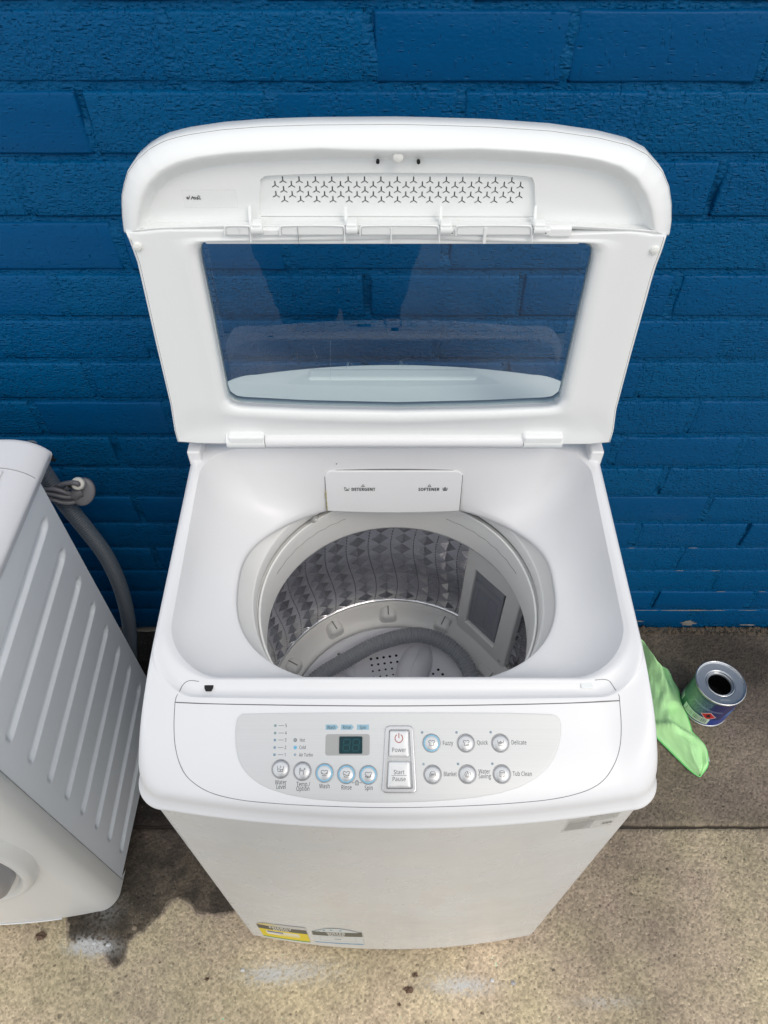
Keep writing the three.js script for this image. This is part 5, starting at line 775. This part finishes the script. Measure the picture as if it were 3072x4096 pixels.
// ---------------------------------------------------------------- green microfibre cloth
{
  const z6 = (x, y) => [(2400 + x * 672 / 1486) / 1.8517, (2400 + y * 672 / 1486) / 1.8517];
  const edge = (pts) => spline(pts.map(([x, y, h]) => onH(...z6(x, y), h)), 60);
  // long edges of the bunched cloth from behind the machine to its tip; cross rows are lifted into folds
  const right = edge([[300, 330, 0.02], [395, 400, 0.012], [408, 500, 0.006], [500, 570, 0.008], [600, 620, 0.006], [640, 710, 0.006], [690, 800, 0.004], [705, 880, 0.005], [760, 1010, 0.004], [800, 1130, 0.004], [812, 1165, 0.006], [880, 1230, 0.01], [930, 1290, 0.012], [945, 1380, 0.008], [940, 1480, 0.005], [880, 1562, 0.004]]);
  const left = edge([[240, 360, 0.02], [330, 450, 0.012], [370, 560, 0.006], [380, 650, 0.006], [390, 750, 0.004], [395, 850, 0.004], [400, 930, 0.004], [410, 1010, 0.004], [420, 1090, 0.004], [440, 1150, 0.004], [500, 1220, 0.004], [560, 1280, 0.004], [630, 1350, 0.004], [710, 1430, 0.004], [790, 1505, 0.004], [865, 1560, 0.004]]);
  const rows = [], N = 36; const fold = edge([[430, 1120, 0], [520, 1150, 0], [620, 1175, 0], [720, 1205, 0], [810, 1250, 0], [890, 1320, 0], [925, 1400, 0], [930, 1470, 0]]);
  for (let i = 0; i <= 60; i++) { const row = []; for (let k = 0; k <= N; k++) {
    const f = k / N, p = left[i].clone().lerp(right[i], f), t = i / 60, e = Math.sin(Math.PI * f) ** 0.6;
    const w = 0.5 + 0.5 * Math.sin(f * 9 + t * 7 + 2.2 * Math.sin(t * 5)), w2 = fbm(f * 3 + 7, t * 5 + 3, 3);
    let h = 0.0035 + e * (0.022 * w * (1 - 0.55 * t) + 0.030 * w2 * (1 - 0.45 * t)); if (t < 0.55) h += e * 0.022 * Math.exp(-(((f - 0.35 - t * 0.6) / 0.14) ** 2));
    let dmin = 1; for (let q = 0; q < fold.length; q += 3) dmin = Math.min(dmin, Math.hypot(fold[q].x - p.x, fold[q].z - p.z)); h += 0.016 * Math.exp(-((dmin / 0.008) ** 2)) * (t > 0.45 ? 1 : 0.3) * (0.4 + 0.6 * e);
    h += e * 0.0045 * (noise(f * 11 + 3, t * 16) - 0.5 + 0.6 * (noise(f * 24, t * 30 + 9) - 0.5));
    row.push(V(p.x, p.y * 0.3 + h, p.z)); } rows.push(row); }
  const weave = grey(256, (x, y) => 0.5 + 0.4 * (hash(x, y) - 0.5) + 0.2 * Math.sin(x * 0.8)); weave.repeat.set(24, 24);
  const G = phys(lin(0.56, 0.97, 0.45), 0.9, { sheen: 0.6, sheenRoughness: 0.6, sheenColor: lin(0.3, 0.7, 0.3), bumpMap: weave, bumpScale: 0.0006 });
  const T = thing('cleaning_cloth', 'bright green microfibre cloth crumpled on the paving beside the washer', 'cloth', V(0.66, 0, -0.70));
  part('cloth', loft(rows, { closed: false, uv: (p) => [p.x, p.z] }), G, T);
  part('hem', tube([...rows.map((r) => r[N].clone().add(V(0, 0.001, 0))).slice(20), ...rows.map((r) => r[0].clone().add(V(0, 0.001, 0))).reverse().slice(1, 40)], 0.0018, 220, 6), phys(lin(0.20, 0.72, 0.22), 0.9, {}), T);
  const tg = onH(...z6(952, 1390), 0.008), tag = box(0.006, 0.002, 0.018, tg.x, 0.006, tg.z, 0.0008); part('care_tag', tag, std(lin(0.75, 0.76, 0.78), 0.8), T);
  { const s = []; for (const [x, y, r] of [[490, 960, 0.006], [500, 1045, 0.008]]) { const p = onH(...z6(x, y), 0.02); void p; } }
}

// ---------------------------------------------------------------- crumbs and dead leaves on the paving
{
  const z7 = (x, y) => [(900 + x * 1800 / 1659) / 1.8517, (3300 + y * 1800 / 1659) / 1.8517], z8 = (x, y) => [x * 1000 / 1659 / 1.8517, (3300 + y * 1000 / 1659) / 1.8517];
  const leafM = std(lin(0.15, 0.095, 0.065), 0.85), white = std(lin(0.68, 0.68, 0.68), 0.7), tanM = std(lin(0.33, 0.26, 0.19), 0.85);
  const leaf = (px, size, seed, label) => { const p = onH(...px, 0), r = rng(seed), n = 16, rows = []; for (const f of [1, 0.55, 0.05]) rows.push(Array.from({ length: n }, (_, i) => { const a = i / n * 6.2832, k = f * size * (0.55 + 0.6 * hash(seed * 31 + i, 7)); return V(p.x + Math.cos(a) * k * 1.15, 0.0022 + 0.003 * (1 - f) + 0.0022 * Math.sin(a * 3 + seed), p.z + Math.sin(a) * k * 0.8); })); rows.unshift(rows[0].map((q) => V(q.x, q.y - 0.0012, q.z))); solo('leaf_scrap', loft(rows), leafM, p, label, 'leaf'); };
  leaf(z7(675, 608), 0.0080, 3, 'jagged brown leaf scrap on the paving in front of the washer');
  leaf(z7(700, 552), 0.0055, 4, 'smaller brown leaf scrap between the washer and the jagged one');
  leaf(z7(642, 662), 0.0035, 5, 'tiny dark brown leaf scrap below the jagged one');
  leaf(z8(272, 738), 0.0105, 6, 'dark reddish leaf scrap below the front loader at lower left');
  leaf(z8(1375, 1024), 0.004, 7, 'small dark scrap left of the white powder smear');
  const chip = (px, s, seed, m, label, cat) => { const p = onH(...px, 0), g = new THREE.IcosahedronGeometry(s, 1), P = g.attributes.position; for (let i = 0; i < P.count; i++) { const k = 0.8 + 0.4 * noise(P.getX(i) / s * 1.7 + seed, P.getZ(i) / s * 1.7 + P.getY(i) / s); P.setXYZ(i, P.getX(i) * k, Math.max(P.getY(i) * 0.6 * k, -s * 0.2), P.getZ(i) * k * 0.8); } g.computeVertexNormals(); g.translate(p.x, s * 0.25, p.z); solo('pebble', g, m, p, label, cat); };
  chip(z7(985, 573), 0.0042, 1, white, 'white pebble at the upper end of the right powder smear', 'pebble');
  chip(z7(1062, 582), 0.0050, 2, std(lin(0.42, 0.41, 0.42), 0.8), 'grey pebble right of the white powder smears', 'pebble');
  chip(z7(66, 534), 0.0044, 3, white, 'white pebble at the left end of the long powder smear', 'pebble');
  chip(z8(722, 795), 0.0046, 4, white, 'white pebble at the edge of the wet stain, right of its neighbour', 'pebble');
  chip(z8(627, 784), 0.0042, 5, white, 'white pebble at the edge of the wet stain, left of its neighbour', 'pebble');
  chip(z8(895, 686), 0.0055, 6, tanM, 'tan pebble on the wet stain between the machines', 'pebble');
}

// ---------------------------------------------------------------- the photographer, standing in front of the machine (seen in the lid's glass)
{
  const mc = new Map();
  function field(lo, hi, res, fn) {                        // mesh of fn = 0 in a box
    const m = new MarchingCubes(res, new THREE.MeshBasicMaterial(), false, false, 160000); m.isolation = 0; const h = res / 2;
    for (let k = 0; k < res; k++) for (let j = 0; j < res; j++) for (let i = 0; i < res; i++) m.field[i + j * res + k * res * res] = -fn(lerp(lo.x, hi.x, i / res), lerp(lo.y, hi.y, j / res), lerp(lo.z, hi.z, k / res));
    m.update(); const n = m.count, P = new Float32Array(m.positionArray.subarray(0, n * 3)), N = new Float32Array(m.normalArray.subarray(0, n * 3));
    for (let i = 0; i < n; i++) { P[i * 3] = lerp(lo.x, hi.x, (P[i * 3] + 1) / 2); P[i * 3 + 1] = lerp(lo.y, hi.y, (P[i * 3 + 1] + 1) / 2); P[i * 3 + 2] = lerp(lo.z, hi.z, (P[i * 3 + 2] + 1) / 2); }
    const g = new THREE.BufferGeometry(); g.setAttribute('position', new THREE.BufferAttribute(P, 3)); g.setAttribute('normal', new THREE.BufferAttribute(N, 3)); return plain(g);
  }
  const bone = (a, b, ra, rb, sx = 1, sz = 1) => ({ a, b, ra, rb, sx, sz });
  const dist = (q, x, y, z) => { const dx = (q.b.x - q.a.x) / q.sx, dy = q.b.y - q.a.y, dz = (q.b.z - q.a.z) / q.sz, px = (x - q.a.x) / q.sx, py = y - q.a.y, pz = (z - q.a.z) / q.sz, t = clamp((px * dx + py * dy + pz * dz) / (dx * dx + dy * dy + dz * dz || 1)); return Math.hypot(px - dx * t, py - dy * t, pz - dz * t) - lerp(q.ra, q.rb, t); };
  const smin = (a, b, k) => { const h = clamp(0.5 + 0.5 * (b - a) / k); return lerp(b, a, h) - k * h * (1 - h); };
  const join = (bones, k) => (x, y, z) => { let d = 9; for (const q of bones) d = smin(d, dist(q, x, y, z), k); return d; };
  const X = -0.125, Z = 0.36;
  const T = thing('person', 'photographer in dark shirt and baggy trousers holding up a phone, mirrored in the lid glass', 'person', V(X, 0, Z));
  const sh = (s) => V(X + 0.03 + s * 0.175, 1.405, Z - 0.02), hip = (s) => V(X + s * 0.095, 0.90, Z), knee = (s) => V(X + s * 0.088, 0.49, Z - 0.012), ank = (s) => V(X + s * 0.085, 0.085, Z + 0.02);
  const wrist = (s) => V(s * 0.068 + 0.002, 1.515, 0.085), elbow = (s) => V(X + 0.11 + s * 0.235, 1.285, 0.185);
  const torso = [bone(V(X, 0.93, Z), V(X + 0.01, 1.12, Z), 0.118, 0.112, 1.3, 0.9), bone(V(X + 0.01, 1.12, Z), V(X + 0.03, 1.33, Z - 0.015), 0.112, 0.118, 1.35, 0.92), bone(sh(-1), sh(1), 0.066, 0.066, 1, 1)];
  const legs = [-1, 1].flatMap((s) => [bone(hip(s), knee(s), 0.084, 0.056), bone(knee(s), ank(s), 0.055, 0.038)]);
  const arms = [-1, 1].flatMap((s) => [bone(sh(s), elbow(s), 0.055, 0.042), bone(elbow(s), wrist(s), 0.042, 0.027)]);
  const neck0 = V(X + 0.03, 1.43, Z - 0.02), headC = V(X + 0.055, 1.615, Z - 0.075), neck = [bone(neck0, V(X + 0.045, 1.54, Z - 0.045), 0.058, 0.055)];
  const feet = [-1, 1].map((s) => bone(V(X + s * 0.085, 0.05, Z + 0.035), V(X + s * 0.105, 0.038, Z - 0.14), 0.042, 0.036));
  const skin = phys(lin(0.42, 0.26, 0.19), 0.5, {}), shirt = std(lin(0.030, 0.032, 0.040), 0.9), trousers = std(lin(0.022, 0.026, 0.040), 0.9);
  const body = field(V(X - 0.42, 0, -0.05), V(X + 0.50, 1.58, 0.56), 92, join([...torso, ...legs, ...arms, ...neck, ...feet], 0.035));
  // head, turned down to the phone
  const R = new THREE.Matrix4().makeRotationX(0.42).setPosition(headC), Ri = R.clone().invert(), v = V(0, 0, 0);
  const loc = (f) => (x, y, z) => { v.set(x, y, z).applyMatrix4(Ri); return f(v.x, v.y, -v.z); };          // face towards +w
  const ell = (x, y, w, cx, cy, cw, a, b, c) => { const k = Math.hypot((x - cx) / a, (y - cy) / b, (w - cw) / c); return (k - 1) * Math.min(a, b, c); };
  const headF = loc((x, y, w) => { let d = ell(x, y, w, 0, 0.025, -0.012, 0.075, 0.092, 0.095); d = smin(d, ell(x, y, w, 0, -0.045, 0.022, 0.056, 0.068, 0.066), 0.03); d = smin(d, ell(x, y, w, 0, -0.018, 0.098, 0.012, 0.026, 0.016), 0.012); d = smin(d, ell(x, y, w, 0, -0.098, 0.058, 0.022, 0.016, 0.02), 0.02);
    for (const s of [-1, 1]) { d = Math.max(d, -ell(x, y, w, s * 0.031, 0.006, 0.098, 0.019, 0.012, 0.014)); d = smin(d, ell(x, y, w, s * 0.031, 0.004, 0.078, 0.0125, 0.0115, 0.0125), 0.004); d = smin(d, ell(x, y, w, s * 0.078, -0.008, -0.008, 0.008, 0.032, 0.02), 0.006); }
    d = smin(d, ell(x, y, w, 0, -0.064, 0.084, 0.024, 0.005, 0.008), 0.004); d = smin(d, ell(x, y, w, 0, -0.074, 0.083, 0.020, 0.005, 0.008), 0.004); return d; });
  const head = field(headC.clone().add(V(-0.12, -0.16, -0.15)), headC.clone().add(V(0.12, 0.16, 0.15)), 84, (x, y, z) => smin(headF(x, y, z), dist(neck[0], x, y, z), 0.02));
  // hands: palm and five fingers closed on the sides of the phone
  const back = V(0, sP, cP), up = V(0, cP, -sP), phoneC = V(0.004, EYE, 0).addScaledVector(back, 0.012).addScaledVector(up, -0.046), PW = 0.0375, PH = 0.077, PT = 0.0042;
  const pt = (x, u, b) => phoneC.clone().addScaledVector(V(1, 0, 0), x).addScaledVector(up, u).addScaledVector(back, b);
  const hands = [-1, 1].map((s) => { const w = wrist(s), palm = pt(s * (PW + 0.022), -0.045, 0.016), bs = [bone(w, palm, 0.026, 0.024)]; const heel = pt(s * (PW + 0.026), -0.070, 0.020); bs.push(bone(w, heel, 0.026, 0.022));
    [[0.006, 0.0088, 0.95], [-0.014, 0.0092, 1.05], [-0.034, 0.0090, 1.0], [-0.053, 0.0080, 0.85]].forEach(([u, r, l]) => { const k0 = pt(s * (PW + 0.024), u - 0.012, 0.012), k1 = pt(s * (PW + 0.013), u, -0.012 * l), k2 = pt(s * (PW - 0.010 * l), u + 0.004, -PT - 0.0095), k3 = pt(s * (PW - 0.026 * l), u + 0.007, -PT - 0.0085); bs.push(bone(palm, k0, 0.016, r * 1.15), bone(k0, k1, r * 1.12, r), bone(k1, k2, r, r * 0.92), bone(k2, k3, r * 0.92, r * 0.8)); });
    const t0 = pt(s * (PW + 0.016), -0.050, 0.026), t1 = pt(s * (PW + 0.004), -0.028, PT + 0.018), t2 = pt(s * (PW - 0.016), -0.010, PT + 0.0095); bs.push(bone(palm, t0, 0.017, 0.013), bone(t0, t1, 0.013, 0.0105), bone(t1, t2, 0.0105, 0.0085));
    const lo = V(1, 1, 1).multiplyScalar(9), hi = V(-9, -9, -9); for (const q of bs) for (const p of [q.a, q.b]) { lo.min(p); hi.max(p); } lo.addScalar(-0.032); hi.addScalar(0.032); return field(lo, hi, 64, join([...bs, bone(elbow(s).lerp(w, 0.8), w, 0.029, 0.027)], 0.006)); });
  part('body', [body, head, ...hands], skin, T);
  // clothes follow the body
  const shirtF = join([...torso.map((q) => ({ ...q, ra: q.ra + 0.014, rb: q.rb + 0.014 })), ...[-1, 1].map((s) => bone(sh(s), sh(s).lerp(elbow(s), 0.72), 0.072, 0.062))], 0.04);
  part('shirt', field(V(X - 0.40, 0.84, -0.02), V(X + 0.48, 1.56, 0.56), 80, (x, y, z) => Math.max(shirtF(x, y, z) + 0.003 * Math.sin(y * 60 + x * 20), 0.87 - y, y > 1.42 ? 0.074 - Math.hypot(x - X - 0.036, z - Z + 0.026) : -1)), shirt, T);
  const legF = join([bone(V(X, 0.98, Z), V(X, 0.90, Z), 0.125, 0.122, 1.34, 0.96), ...[-1, 1].flatMap((s) => [bone(hip(s), V(X + s * 0.108, 0.70, Z - 0.005), 0.112, 0.116), bone(V(X + s * 0.108, 0.70, Z - 0.005), knee(s), 0.116, 0.084), bone(knee(s), ank(s).add(V(0, 0.02, 0)), 0.073, 0.066)])], 0.012);
  part('trousers', field(V(X - 0.30, 0.03, 0.18), V(X + 0.30, 1.04, 0.56), 88, (x, y, z) => Math.max(legF(x, y, z) + 0.0025 * Math.sin(y * 75 + 8 * Math.sin(x * 30)), 0.075 - y, y - 1.0)), trousers, T);
  feet.forEach((f) => part('shoe', field(V(f.a.x - 0.08, 0.0, Z - 0.24), V(f.a.x + 0.10, 0.15, Z + 0.12), 48, (x, y, z) => Math.max(dist({ ...f, ra: 0.055, rb: 0.048 }, x, y, z), 0.004 - y, y - 0.115)), std(lin(0.05, 0.05, 0.05), 0.8), T));
  const hairF = loc((x, y, w) => Math.max(ell(x, y, w, 0, 0.028, -0.018, 0.081, 0.096, 0.099) + 0.0015 * Math.sin(x * 220 + y * 90) * Math.sin(w * 180), -(y - 0.020 + (w > 0 ? w * 0.55 : w * 1.1) + 0.005 * Math.sin(x * 130 + w * 60))));
  part('hair', field(headC.clone().add(V(-0.13, -0.13, -0.15)), headC.clone().add(V(0.13, 0.16, 0.17)), 56, hairF), std(lin(0.02, 0.014, 0.010), 0.75), T);
  for (const s of [-1, 1]) { const g = new THREE.SphereGeometry(0.0108, 18, 12); g.translate(s * 0.031, 0.005, -0.0765); g.applyMatrix4(R); const iris = new THREE.SphereGeometry(0.0055, 14, 10); iris.scale(1, 1, 0.5); iris.translate(s * 0.031, 0.0035, -0.0858); iris.applyMatrix4(R); const e = part('eye', g, phys(lin(0.7, 0.69, 0.67), 0.2, {}), T); part('iris', iris, phys(lin(0.03, 0.02, 0.015), 0.1, {}), e); }
  const ph = thing('phone', 'dark phone held up in both hands to take the picture', 'phone', phoneC.clone());
  const pb = new RoundedBoxGeometry(PW * 2, PH * 2, PT * 2, 5, 0.004), M = new THREE.Matrix4().makeBasis(V(1, 0, 0), up, back).setPosition(phoneC); pb.applyMatrix4(M); part('phone_body', pb, phys(lin(0.03, 0.03, 0.035), 0.3, {}), ph);
  const scr = box(PW * 2 - 0.006, PH * 2 - 0.008, 0.0006, 0, 0, PT + 0.0002, 0.0002); scr.applyMatrix4(M); part('phone_screen', scr, phys(lin(0.02, 0.02, 0.022), 0.06, { clearcoat: 1 }), ph);
}

renderer.render(scene, camera);
